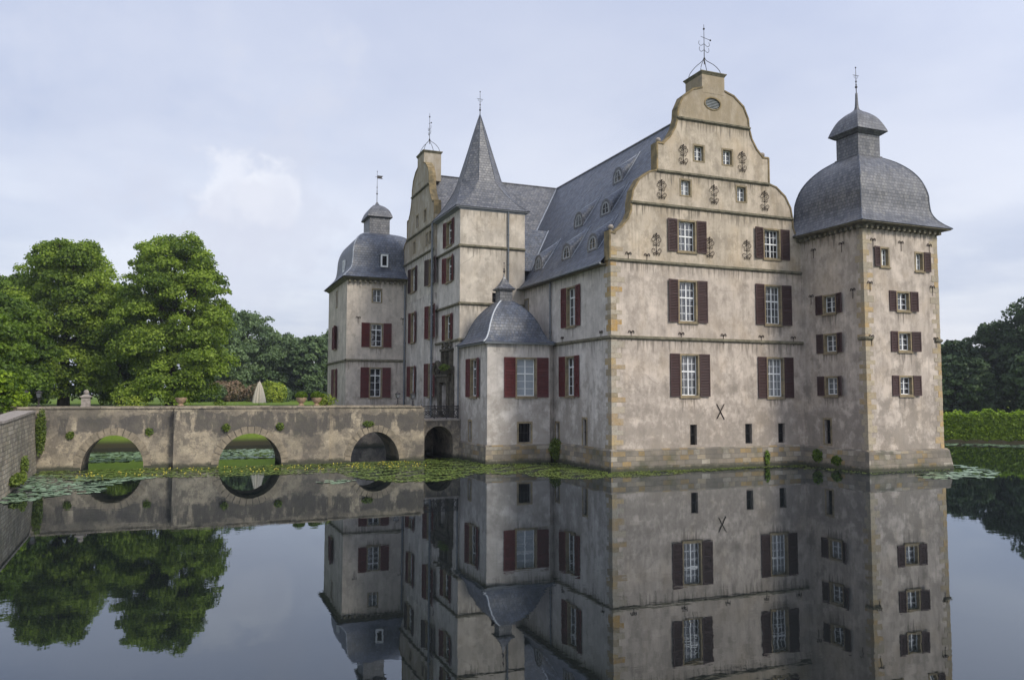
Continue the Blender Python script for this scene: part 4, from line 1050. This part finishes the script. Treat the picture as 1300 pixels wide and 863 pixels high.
me = bpy.data.meshes.new('ground'); me.from_pydata(V.tolist(), [], F.tolist()); me.polygons.foreach_set('use_smooth', [True] * len(F))
t = NT('lawn', .95, .1); P = t.coord()
c = t.mix(t.ramp(t.noise(P, .25, 6, .65), [(.35, 0), (.7, 1)]), (.10, .155, .022), (.15, .21, .03)); c = t.mix(t.ramp(t.noise(P, 5, 5, .7), [(.4, 0), (.7, .6)]), c, (.065, .1, .015))
z = t.node('ShaderNodeSeparateXYZ'); t.link(P, z.inputs[0]); c = t.mix(t.mapr(z.outputs[2], .75, .25), c, (.035, .032, .018))
me.materials.append(t.out(c, t.bump(t.noise(P, 20, 4, .7), .6, .05))); link('ground', me, None, 'structure')

t = NT('moat_water', .02, .5)
nd = t.n; P = t.coord()
t.n.remove(t.b)
dif = t.node('ShaderNodeBsdfDiffuse'); dif.inputs[0].default_value = (.008, .010, .010, 1)
gl = t.node('ShaderNodeBsdfGlossy'); gl.inputs['Roughness'].default_value = .012; gl.inputs[0].default_value = (.84, .91, 1, 1)
fr_ = t.node('ShaderNodeFresnel'); fr_.inputs['IOR'].default_value = 1.74
w1 = t.noise(t.coord('Object', (.7, 1.5, 1)), 1.1, 3, .5); w2 = t.noise(P, 5.5, 2, .5)
w3 = t.ramp(t.noise(P, .09, 4, .6), [(.45, .15), (.62, 1)]); w1 = t.math('MULTIPLY', w1, w3); bn = t.bump(w1, .045, .06); bn = t.bump(w2, .025, .01, bn)
for n_ in (gl, fr_): t.link(bn, n_.inputs['Normal'])
ms = t.node('ShaderNodeMixShader'); t.link(fr_.outputs[0], ms.inputs[0]); t.link(dif.outputs[0], ms.inputs[1]); t.link(gl.outputs[0], ms.inputs[2]); t.link(ms.outputs[0], t.n['Material Output'].inputs['Surface'])
q = MB(); q.face([(-31.45, -39.6, 0), (62, -39.6, 0), (62, 36, 0), (-31.45, 36, 0)]); q.build('moat_water', t.m, None, 'structure')

# ------------------------------------------------------------------ lily pads
def inpoly(x, y, P):
    c = False; n = len(P)
    for i in range(n):
        x1, y1 = P[i]; x2, y2 = P[(i + 1) % n]
        if (y1 > y) != (y2 > y) and x < (x2 - x1) * (y - y1) / (y2 - y1) + x1: c = not c
    return c
def pads(polys, dens, rmin, rmax, mat, label, tint=(.2, 1.), holes=.0, clump=.35, seed=5, tilt=.06):
    R = random.Random(seed); vs = []; fs = []; tn = []
    for P, dn in polys:
        xs = [p[0] for p in P]; ys_ = [p[1] for p in P]; A = (max(xs) - min(xs)) * (max(ys_) - min(ys_))
        for _ in range(int(A * dens * dn)):
            x = R.uniform(min(xs), max(xs)); y = R.uniform(min(ys_), max(ys_))
            if not inpoly(x + R.gauss(0, .12), y + R.gauss(0, .12), P): continue
            nz = math.sin(x * 1.7 + 3 * math.sin(y * .9)) * math.sin(y * 2.1 + 2 * math.sin(x * .8))
            if nz < -clump and R.random() < .85: continue
            r = R.uniform(rmin, rmax); a0 = R.uniform(0, 6.28); b = len(vs); z = .006 + R.random() * .018; tx, ty = R.gauss(0, tilt), R.gauss(0, tilt)
            k = 7
            vs.append((x, y, z))
            for i in range(k):
                a = a0 + (2 * PI - .5) * i / (k - 1); dx, dy = r * math.cos(a), r * math.sin(a)
                vs.append((x + dx, y + dy, max(.003, z + dx * tx + dy * ty + .006)))
            g = R.uniform(*tint)
            for i in range(k - 1): fs.append((b, b + 1 + i, b + 2 + i)); tn.append(g)
    me = bpy.data.meshes.new('lily_pads'); me.from_pydata(vs, [], fs); at = me.attributes.new('tint', 'FLOAT', 'FACE'); at.data.foreach_set('value', tn)
    me.materials.append(M[mat]); o = link('lily_pads', me); return tag(o, label, 'water lilies', kind='stuff')
pads([([(-31, 9.9), (-28.2, 5.2), (-25.3, 6.4), (-22.6, 5.4), (-19.3, 5.2), (-16.3, 5.2), (-14.6, 5.4), (-14.5, 11.6), (-24, 11.6), (-24.1, 12.2), (-31, 12.2)], .8),
      ([(-15.0, 6.4), (-14.7, 2.9), (-14.0, .3), (-12.9, -1.0), (-11.0, -1.4), (-9.2, .2), (-7.8, 2.0), (-6.4, .8), (-5.3, 1.5), (-5.2, 7.2), (-5.5, 12.8), (-8, 12.8), (-8.2, 11.9), (-14.6, 11.9)], 1.)],
     85, .035, .09, 'pad', 'yellow-green lily pads crowded along the foot of the bridge', (.0, .85), clump=.5)
pads([([(-5.4, 3.0), (-5.3, -.6), (-5.1, -1.8), (-3.9, -2.7), (-2.5, -3.2), (.2, -3.0), (3.4, -2.2), (6.7, -1.4), (10, -1.0), (14, -.8), (14, -.2), (-.3, -.25), (-.25, 7.2), (-5.3, 7.2)], 1.), ([(11.5, -1.2), (13.2, -6.6), (20.5, -6.9), (20.5, -5.85), (13.9, -5.8), (13.7, -.4)], .3)],
     110, .025, .065, 'pad', 'bright green duckweed and small pads along the castle plinth', (.1, 1.), clump=.45, seed=6)
pads([([(-30.4, -4), (-28.6, -1.1), (-27.0, -.6), (-26.2, 3.5), (-24.6, 6.2), (-27, 7.4), (-31, 9.9)], .7), ([(-17, .7), (-15.3, 1.9), (-14.9, .2), (-16.4, -.6)], .5)],
     34, .08, .17, 'padsheen', 'pale grey-green lily pads spread beside the moat wall', (.0, .8), clump=.2, seed=8)
pads([([(-30.5, 17.5), (-13, 17.5), (-11, 27), (-30.5, 27.5)], .7)], 20, .1, .22, 'padsheen', 'pale lily pads on the water seen through the bridge arches', (.1, 1.), clump=.6, seed=9)
pads([([(21.2, -5.6), (23.2, -3.9), (23.0, -5.6), (21.2, -8.3), (17.5, -10.5), (14, -9.4), (15.5, -7.2), (20.8, -7.0)], .8), ([(39, 17.2), (56, .6), (57, -2.5), (54.5, -4.0), (46, 4.6), (36, 15.5)], .5)],
     22, .1, .24, 'padsheen', 'silvery lily pads lying beyond the right tower foot', (.2, .9), clump=.3, seed=10)
# pond flowers: small yellow blossoms in the pads near the bridge
q = MB(); R = random.Random(4)
for _ in range(150):
    x, y = R.uniform(-29, -9), R.uniform(7, 11.4); q.sphere((x, y, .05), .035, 5)
tag(q.build('water_lily_blossoms', simple('yellow_petal', (.6, .5, .08), .6), None, 'stuff'), 'tiny yellow blossoms dotted among the lily pads by the bridge', 'flowers')

# ------------------------------------------------------------------ trees
LG = 'tall broadleaf trees behind the bridge'
tree(-24.9, 45.1, 3.2, 11.0, 18.0, 'leafA', 'tallest bright green tree, right of the pair behind the bridge', group=LG, n_lobe=210, per=600, leaf=.135, seed=21, lobe=(.07, .14))
tree(-35.2, 51.5, 3.2, 11.4, 18.0, 'leafA', 'big bright green tree, left of the pair behind the bridge', group=LG, n_lobe=210, per=600, leaf=.14, seed=5, lobe=(.07, .14))
tree(-43.0, 64, 3.2, 10.5, 15.6, 'leafB', 'darker broadleaf tree at the far left behind the pair', group=LG, n_lobe=150, per=300, leaf=.2, seed=9, lobe=(.08, .14))
tree(-30.8, 62, 3.2, 8.5, 14.4, 'leafB', 'dark tree filling the gap between the two big trees', group=LG, n_lobe=80, per=180, leaf=.28, seed=31)
tree(-39.2, 42.5, 3.2, 8.5, 10.5, 'leafB', 'lower dark green tree in front of the left big tree', group=LG, n_lobe=140, per=300, leaf=.18, seed=13, lobe=(.08, .14))
tree(-35.9, 20.5, 3.2, 6.0, 6.9, 'leafB', 'small round tree at the left end of the bridge', n_lobe=110, per=300, leaf=.12, seed=14, lobe=(.08,.14))
tree(-33.6, 13.2, 3.2, 3.4, 2.6, 'leafH', 'bright yellow-green bush at the left bridge head', 'bush', None, 40, 170, .1, seed=15, cat='bush')
tree(-49, 46, 3.2, 12, 17, 'leafB', 'broadleaf tree left of all the others near the picture edge', group=LG, n_lobe=90, per=180, leaf=.28, seed=16)
BG = 'distant trees across the lawn'
for (x, y, w, h_, lb, sd) in ((-19.5, 99, 11, 12.5, 'hazy tree just right of the tall bright tree, far across the lawn', 41), (-14.6, 109, 14.0, 17.2, 'tallest hazy tree across the lawn, above the rhododendrons', 42), (-8.2, 113, 12, 13.0, 'round hazy tree across the lawn, behind the parasol', 43),
                         (-2.7, 108, 10, 12.2, 'hazy tree across the lawn, left of the north-west tower', 44), (4.5, 117, 13, 14.8, 'hazy tree across the lawn, mostly behind the north-west tower', 45), (17, 120, 14, 15, 'distant tree hidden behind the castle roofs', 46)):
    tree(x, y, 3.2, w, h_, 'leafC', lb, 'distant_tree', BG, 150, 230, .24, seed=sd, lobe=(.07, .13))
RG = 'dark trees beyond the hedge'
for (x, y, w, h_, lb, sd) in ((84.75, 47.5, 12, 11.2, 'lowest dark tree beside the right tower wall', 51), (77, 38.5, 8.5, 11.6, 'small dark tree right of the tower, second from the tower wall', 52), (82.5, 36.0, 10, 14.2, 'dark round tree beyond the hedge, left of the tallest one', 53),
                          (83.5, 29.5, 13.5, 17.8, 'tallest dark tree beyond the hedge at the right picture edge', 54), (86, 19, 13, 18.2, 'dark tree beyond the hedge just outside the right edge', 55), (74, 24, 9, 9.5, 'low dark tree standing directly behind the hedge on the right', 56), (70.5, 32.5, 8, 8.5, 'low dark tree standing behind the hedge near the tower', 57)):
    tree(x, y, 1.2, w, h_, 'leafD', lb, 'dark_tree', RG, 150, 230, .23, seed=sd, lobe=(.07, .13))

# hedge on the right bank
A = np.array([31.0, 26.6]); B = np.array([66.0, -8.2]); d = (B - A); L_ = np.linalg.norm(d); d /= L_; nrm = np.array([d[1], -d[0]]) * 1.0
n = 60000; s = RNG.uniform(0, L_, n); face_ = RNG.random(n); off = np.zeros(n); hz = np.zeros(n)
top = 2.4 + .14 * np.sin(s * .9) + .12 * np.sin(s * 2.3 + 1) + .12 * np.sin(s * 5.1 + 2) * np.sin(s * .37) + RNG.exponential(.07, n)
f1 = face_ < .6; off[f1] = RNG.uniform(-.15, .15, f1.sum()); hz[f1] = RNG.uniform(0, 1, f1.sum()) * top[f1]
f2 = ~f1; off[f2] = RNG.uniform(0, 1.6, f2.sum()); hz[f2] = top[f2] + RNG.normal(size=f2.sum()) * .09 - .0
outw = np.array([nrm[0], nrm[1]]);  outw = -outw if outw[0] > 0 else outw     # towards the water
outw = np.array([-.7, -.72]); base = A + outw * 0 
pts = np.stack([A[0] + d[0] * s - outw[0] * (off + .5), A[1] + d[1] * s - outw[1] * (off + .5), hz + .2], 1)
hedge = thing('hedge', 'clipped bright green hedge along the far right bank', 'hedge')
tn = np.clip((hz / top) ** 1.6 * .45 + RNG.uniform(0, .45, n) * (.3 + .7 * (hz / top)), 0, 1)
leaves('foliage', pts, .13, 'leafH', hedge, RNG.uniform(.1, .75, n) + f2 * .2, nrm=np.where(f1[:, None], np.array([outw[0], outw[1], .25]), np.array([0, 0, 1.])))  # top leaves tinted lighter, light from above put into the colour
q = MB(); R_ = Matrix.Translation((A[0], A[1], 0)) @ Matrix.Rotation(math.atan2(d[1], d[0]), 4, 'Z')
q.F = R_; q.box(0, L_, .62, 1.9, .1, 2.25) if False else None
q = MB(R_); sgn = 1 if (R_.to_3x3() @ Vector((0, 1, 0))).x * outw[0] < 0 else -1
q.box(0, L_, *sorted((sgn * .62, sgn * 2.0)), .1, 2.3); q.build('shade_core', simple('twig_shade', (.02, .03, .008), .95), hedge)  # solid dark core standing in for the shade inside the hedge

# shrubs on the lawn
def shrub(px, py, w, dp, h_, mat, label, name='shrub', n=9000, leaf=.16, z=3.3, group=None):
    t = thing(name, label, 'shrub', (px, py, z), 0, group)
    R = np.random.default_rng(int(px * 7 + 900)); m = max(6, int(w * 1.6)); C = []; N = []; T = []
    for i in range(m):
        c = np.array([R.uniform(-.5, .5) * w, R.uniform(-.3, .3) * dp, h_ * R.uniform(.3, .6)]); rad = np.array([w / m * 1.6 + .5, dp * .4, h_ * R.uniform(.38, .5)])
        k = n // m; dd = R.normal(size=(k, 3)); dd /= np.linalg.norm(dd, axis=1)[:, None]; p = c + dd * rad * R.uniform(.8, 1.08, k)[:, None]; p[:, 2] = np.abs(p[:, 2])
        C.append(p); N.append(dd); T.append(R.uniform(.1, .8) + R.normal(size=k) * .25)
    leaves('foliage', np.concatenate(C), leaf, mat, t, np.concatenate(T), nrm=np.concatenate(N))
    q = MB()
    for i in range(5): q.tube([(-.2 + i * .1, 0, 0), ((i - 2) * w * .12, 0, h_ * .5)], [.05, .02], 5)
    q.build('stems', 'bark', t); return t
shrub(-15.8, 91.5, 9.0, 4, 3.2, 'bloom', 'wide rhododendron bank fading brown beneath the distant trees', 'rhododendron', 16000)
shrub(-11.2, 90, 3.6, 3, 2.6, 'leafC', 'dark green shrub right of the parasol', n=6000)
shrub(-12.0, 78.7, 2.9, 2.5, 3.3, 'leafY', 'bright yellow-green shrub standing right of the parasol', n=6000, leaf=.14)
shrub(-22.5, 88, 6, 3, 2.8, 'leafC', 'green shrub left of the rhododendron bank', n=7000)

# parasol
pr_ = thing('parasol', 'closed cream parasol standing on the lawn behind the bridge', 'parasol', (-16.4, 45.9, 3.25))
q = MB(); R = random.Random(2); k = 24; prof = [(.62, .35), (.56, .8), (.46, 1.3), (.34, 1.8), (.22, 2.2), (.1, 2.48), (.03, 2.6)]
for (r0, a), (r1, b) in zip(prof, prof[1:]):
    for i in range(k):
        f0 = 1 + .16 * math.cos(i * PI); f1_ = 1 + .16 * math.cos((i + 1) * PI); t0, t1 = 2 * PI * i / k, 2 * PI * (i + 1) / k
        q.face([(r0 * f0 * math.cos(t0), r0 * f0 * math.sin(t0), a), (r0 * f1_ * math.cos(t1), r0 * f1_ * math.sin(t1), a), (r1 * f1_ * math.cos(t1), r1 * f1_ * math.sin(t1), b), (r1 * f0 * math.cos(t0), r1 * f0 * math.sin(t0), b)])
q.build('canopy', 'canvas', pr_)
MB().tube([(0, 0, -.1), (0, 0, 2.72)], .03, 8).build('pole', 'greystone', pr_); MB().lathe([(0, 0), (.35, 0), (.35, .07), (.05, .1)], seg=14).build('base', 'greystone', pr_)

# planters on the far parapet
def planter(x, label, first=None, dx=0., s=1.):
    if first: t = copy_tree(first); t.location = (x, 15.68, BZ); t['label'] = label; t.scale = (s, s, s); return t
    t = thing('planter', label, 'planter', (x, 15.68, BZ), 0, 'stone pots with clipped box on the bridge')
    q = MB(); q.lathe([(0, 0), (.2, 0), (.22, .05), (.13, .1), (.13, .15), (.25, .26), (.34, .42), (.37, .5), (.37, .56), (.3, .56), (.28, .5)], seg=18); q.build('pot', 'terracotta', t)
    n = 1500; d_ = RNG.normal(size=(n, 3)); d_ /= np.linalg.norm(d_, axis=1)[:, None]; d_[:, 2] = np.abs(d_[:, 2]) - .15
    leaves('plant', np.array([0, 0, .66]) + d_ * np.array([.4, .4, .36]), .06, 'leafH', t, RNG.uniform(0, .4, n), nrm=d_)
    return t
p1 = planter(-23.6, 'stone pot with clipped box left of the parasol')
planter(-15.85, 'stone pot with clipped box, left of the two near the castle', p1)
planter(-14.8, 'stone pot with clipped box, right of the two near the castle', p1)
shrub(-14.15, 15.8, .5, .4, .95, 'leafY', 'yellow-green potted plant beside the right stone pot', 'potted_plant', 700, .06, BZ - .1)
shrub(-26.7, 17.2, .8, .5, 1.35, 'leafY', 'small yellow bush showing above the bridge under the big trees', 'yellow_bush', 900, .06, 3.0)
# ball-topped post
bp = thing('gate_post', 'pale stone post with ball top above the left bridge arch', 'post', (-29.15, 15.6, BZ - .05))
q = MB(); q.box(-.24, .24, -.24, .24, 0, .62).box(-.32, .32, -.32, .32, .62, .7).box(-.28, .28, -.28, .28, .0, .1); q.frus(-.26, .26, -.26, .26, .7, -.1, .1, -.1, .1, .8); q.build('shaft', 'greystone', bp)
MB().sphere((0, 0, .93), .16).build('ball', 'greystone', bp)
# lanterns
def lantern(x, y, z, label, first=None, s=1.):
    if first: t = copy_tree(first); t.location = (x, y, z); t['label'] = label; t.scale = (s, s, s); return t
    t = thing('lantern', label, 'lantern', (x, y, z), 0, 'dark lanterns on the bridge'); t.scale = (s, s, s)
    q = MB(); q.lathe([(.0, 0), (.14, 0), (.14, .05), (.06, .1), (.045, .3), (.07, .34), (.035, .38), (.035, .5), (.09, .54)], seg=10)
    q.tube([(-.24, 0, .46), (0, 0, .5), (.24, 0, .46)], .015, 4); q.build('post', 'iron', t)
    g = MB(); g.frus(-.09, .09, -.09, .09, .54, -.15, .15, -.15, .15, .84); lp = g.build('lamp_head', 'lampglass', t)
    c = MB()
    for sx in (-1, 1):
        for sy in (-1, 1): c.tube([(sx * .09, sy * .09, .54), (sx * .155, sy * .155, .84)], .012, 4)
    c.frus(-.2, .2, -.2, .2, .84, -.05, .05, -.05, .05, .96); c.sphere((0, 0, .99), .04, 6); c.build('frame', 'iron', t); return t
l1 = lantern(-9.0, 15.65, BZ, 'dark iron lantern on the bridge, left of the two by the castle')
lantern(-7.8, 15.9, BZ - .05, 'dark iron lantern on the bridge, right of the two by the castle', l1)
lantern(-32.45, 15.6, BZ, 'dark lantern at the left bridge head, nearest the picture edge', l1, 1.)
lantern(-31.75, 15.6, BZ, 'dark lantern at the left bridge head, right of its twin', l1, 1.)
q = MB(); q.box(-34.6, -32.3, 12.5, 13.0, 2.6, 3.7).box(-34.7, -32.32, 12.4, 13.1, 3.7, 3.8)
tag(q.build('abutment_wall', 'bridge'), 'short low wall continuing the bridge parapet to the left', 'wall')

# weeds and ivy on walls
def weed(x, y, z, sx, sy, sz, n, label, name='wall_plant', mat='weed', leaf=.05, dr=None):
    p = RNG.normal(size=(n, 3)); p *= np.minimum(1, 1.75 / np.linalg.norm(p, axis=1))[:, None] * RNG.uniform(.75, 1, n)[:, None]; p = p * .46 * np.array([sx, sy, sz]); leaf *= 1.25; T = RNG.uniform(0, 1, n)
    o = leaves(name, p, leaf, mat, None, T, nrm=np.tile(np.array([0, -1, .3]), (n, 1))); o.location = (x, y, z)
    tag(o, label, 'plant'); return o
weed(-31.0, 11.9, 2.3, .35, .5, 1.8, 1100, 'green creeper in the corner where moat wall meets bridge', 'creeper')
weed(-30.65, 5.4, .9, .2, .8, .6, 360, 'low weeds growing on the face of the moat wall', 'wall_weeds')
weed(-30.35, 2.2, .5, .3, 1.9, .35, 700, 'yellowish weeds at the waterline of the moat wall', 'wall_weeds', leaf=.07)
weed(-29.55, 12.28, 2.05, .28, .12, .3, 260, 'small tuft on the bridge face left of the first arch')
weed(-25.3, 12.28, 2.2, .3, .12, .3, 220, 'small tuft on the bridge face right of the first arch')
weed(-20.9, 11.62, 2.42, .3, .12, .32, 260, 'small tuft on the bridge face above the middle arch, left')
weed(-17.65, 11.62, 2.45, .3, .12, .32, 260, 'small tuft on the bridge face above the middle arch, right')
weed(-11.9, 11.9, 2.55, .5, .12, .25, 260, 'mossy tuft over the arch nearest the castle')
weed(-.35, 7.0, .9, .6, .5, 1.0, 800, 'ivy in the corner between pavilion and side wall', 'ivy')
weed(11.1, -.25, .55, .25, .12, .6, 260, 'green tuft on the plinth below the right front windows', mat='leafB')
weed(14.0, -1.5, .7, .12, .6, .55, 420, 'green moss and weeds on the flank plinth of the right tower', mat='leafB')
weed(14.0, -3.1, .5, .12, .6, .4, 260, 'second weed patch on the tower flank plinth, nearer its corner', mat='leafB')
weed(-5.75, 14.8, 6.5, .25, 1.6, .3, 420, 'moss and ferns on the ledge above the portal', 'ledge_moss')

hz_m = bpy.data.materials.new('air'); hz_m.use_nodes = True; nt_ = hz_m.node_tree; nt_.nodes.remove(nt_.nodes['Principled BSDF'])
pv = nt_.nodes.new('ShaderNodeVolumePrincipled'); pv.inputs['Density'].default_value = .00030; pv.inputs['Color'].default_value = (.86, .92, 1, 1); pv.inputs['Anisotropy'].default_value = .3
nt_.links.new(pv.outputs[0], nt_.nodes['Material Output'].inputs['Volume'])
MB().box(-1600, 1600, -1600, 1600, -2.6, 34).build('haze', hz_m, None, 'stuff')

# ------------------------------------------------------------------ world, sun, camera
SUN_DIR = Vector((.34, -.68, .62)).normalized()      # towards the sun
world = bpy.data.worlds.new('World'); scene.world = world; world.use_nodes = True
W = NT.__new__(NT); W.t = world.node_tree; W.n = W.t.nodes; W.l = W.t.links
bg = W.n['Background']
sky = W.node('ShaderNodeTexSky', sky_type='NISHITA', sun_disc=False)
sky.sun_elevation = math.asin(SUN_DIR.z); sky.sun_rotation = math.atan2(SUN_DIR.x, SUN_DIR.y); sky.air_density = 1.2; sky.dust_density = 2.5; sky.ozone_density = 1.5
P = W.coord('Generated')
sep = W.node('ShaderNodeSeparateXYZ'); W.link(P, sep.inputs[0])
# cloud deck: project direction on a plane overhead
zc = W.math('MAXIMUM', W.math('ADD', sep.outputs[2], .16), .05)
cmb = W.node('ShaderNodeCombineXYZ'); W.link(W.math('DIVIDE', sep.outputs[0], zc), cmb.inputs[0]); W.link(W.math('DIVIDE', sep.outputs[1], zc), cmb.inputs[1])
n1 = W.noise(cmb.outputs[0], .55, 6, .5); n2 = W.noise(cmb.outputs[0], 1.6, 6, .55)
deck = W.mix(W.ramp(n1, [(.40, 0), (.58, 1)]), (5.3, 5.75, 7.1), (7.7, 7.9, 8.7))
deck = W.mix(W.ramp(n2, [(.46, 0), (.66, .5)]), deck, (8.3, 8.45, 9.0))
# brighter haze towards the horizon, bluer overhead
hz = W.ramp(sep.outputs[2], [(0, (6.7, 6.95, 7.9)), (.22, (6.9, 7.1, 8.2)), (.6, (4.9, 5.5, 7.6)), (1, (3.6, 4.3, 6.6))])
hz = W.ramp(sep.outputs[2], [(0, .92), (.16, .9), (.44, .5), (1, .4)])
hzc = W.mix(hz, (4.3, 4.9, 6.9), deck)
sun_n = W.node('ShaderNodeVectorMath', operation='DOT_PRODUCT'); W.link(P, sun_n.inputs[0]); sun_n.inputs[1].default_value = SUN_DIR
br_ = W.mapr(sun_n.outputs['Value'], -.2, .95, 1., 1.5)
cloud = W.node('ShaderNodeVectorMath', operation='SCALE'); W.link(hzc, cloud.inputs[0]); W.link(br_, cloud.inputs['Scale'])
# one soft cumulus low in the north-west
cd = Vector((-.06, .93, .2)).normalized()
fin = W.mix(.8, sky.outputs[0], cloud.outputs[0])
def cumulus(direc, size, col, crisp, amt, fin):
    dv = W.node('ShaderNodeVectorMath', operation='DISTANCE'); W.link(P, dv.inputs[0]); dv.inputs[1].default_value = direc
    nn = W.noise(P, 11. , 8, .6)
    dd = W.math('ADD', dv.outputs['Value'], W.math('MULTIPLY', W.math('SUBTRACT', nn, .5), size * 4.5))
    return W.mix(W.math('MULTIPLY', W.mapr(dd, size, size * crisp), amt), fin, col)
CUM = []
world_mix_hook = cumulus
def pxdir(x, y):
    az = .385; fw = Vector((math.sin(az) * math.cos(.0695), math.cos(az) * math.cos(.0695), math.sin(.0695))); r = Vector((math.cos(az), -math.sin(az), 0)); up = r.cross(fw)
    return (fw + r * ((x - 650) / 998) - up * ((y - 431.5) / 998)).normalized()
for (x, y, s_, col, am, cr) in ((330, 290, .16, (5.5, 5.85, 6.9), .5, .3), (180, 180, .2, (5.6, 6.0, 7.2), .3, .2), (285, 230, .052, (8.3, 8.45, 8.9), .42, .3), (345, 248, .04, (8.2, 8.35, 8.8), .4, .3), (318, 285, .06, (5.7, 6.0, 7.0), .5, .2), (220, 300, .05, (5.9, 6.2, 7.2), .35, .2)):
    fin = cumulus(tuple(pxdir(x, y)), s_, col, cr, am, fin)
W.link(fin, bg.inputs[0]); bg.inputs[1].default_value = .114

sl_ = bpy.data.lights.new('sun', 'SUN'); sl_.energy = 2.7; sl_.angle = math.radians(12); sl_.color = (1., .93, .82)
so = bpy.data.objects.new('sun', sl_); COL.objects.link(so); so.rotation_euler = SUN_DIR.to_track_quat('Z', 'Y').to_euler(); so.location = (0, 0, 60)

cam = bpy.data.cameras.new('camera'); co = bpy.data.objects.new('camera', cam); COL.objects.link(co)
cam.sensor_width = 36; cam.sensor_fit = 'HORIZONTAL'; cam.lens = 998 / 1300 * 36; cam.clip_end = 5000; cam.clip_start = .1
pitch, az = .0695, .385
fw = Vector((math.sin(az) * math.cos(pitch), math.cos(az) * math.cos(pitch), math.sin(pitch))); r = Vector((math.cos(az), -math.sin(az), 0)); up = r.cross(fw)
r, up = r * math.cos(.002) + up * math.sin(.002), up * math.cos(.002) - r * math.sin(.002)
co.matrix_world = Matrix(((r.x, up.x, -fw.x, CAMX := -22.90), (r.y, up.y, -fw.y, -40.86), (r.z, up.z, -fw.z, 4.5), (0, 0, 0, 1)))
scene.camera = co
scene.view_settings.view_transform = 'Standard'; scene.view_settings.look = 'None'; scene.view_settings.exposure = .12; scene.view_settings.gamma = 1
scene.render.engine = 'CYCLES'
scene.render.resolution_x = 1024; scene.render.resolution_y = 679
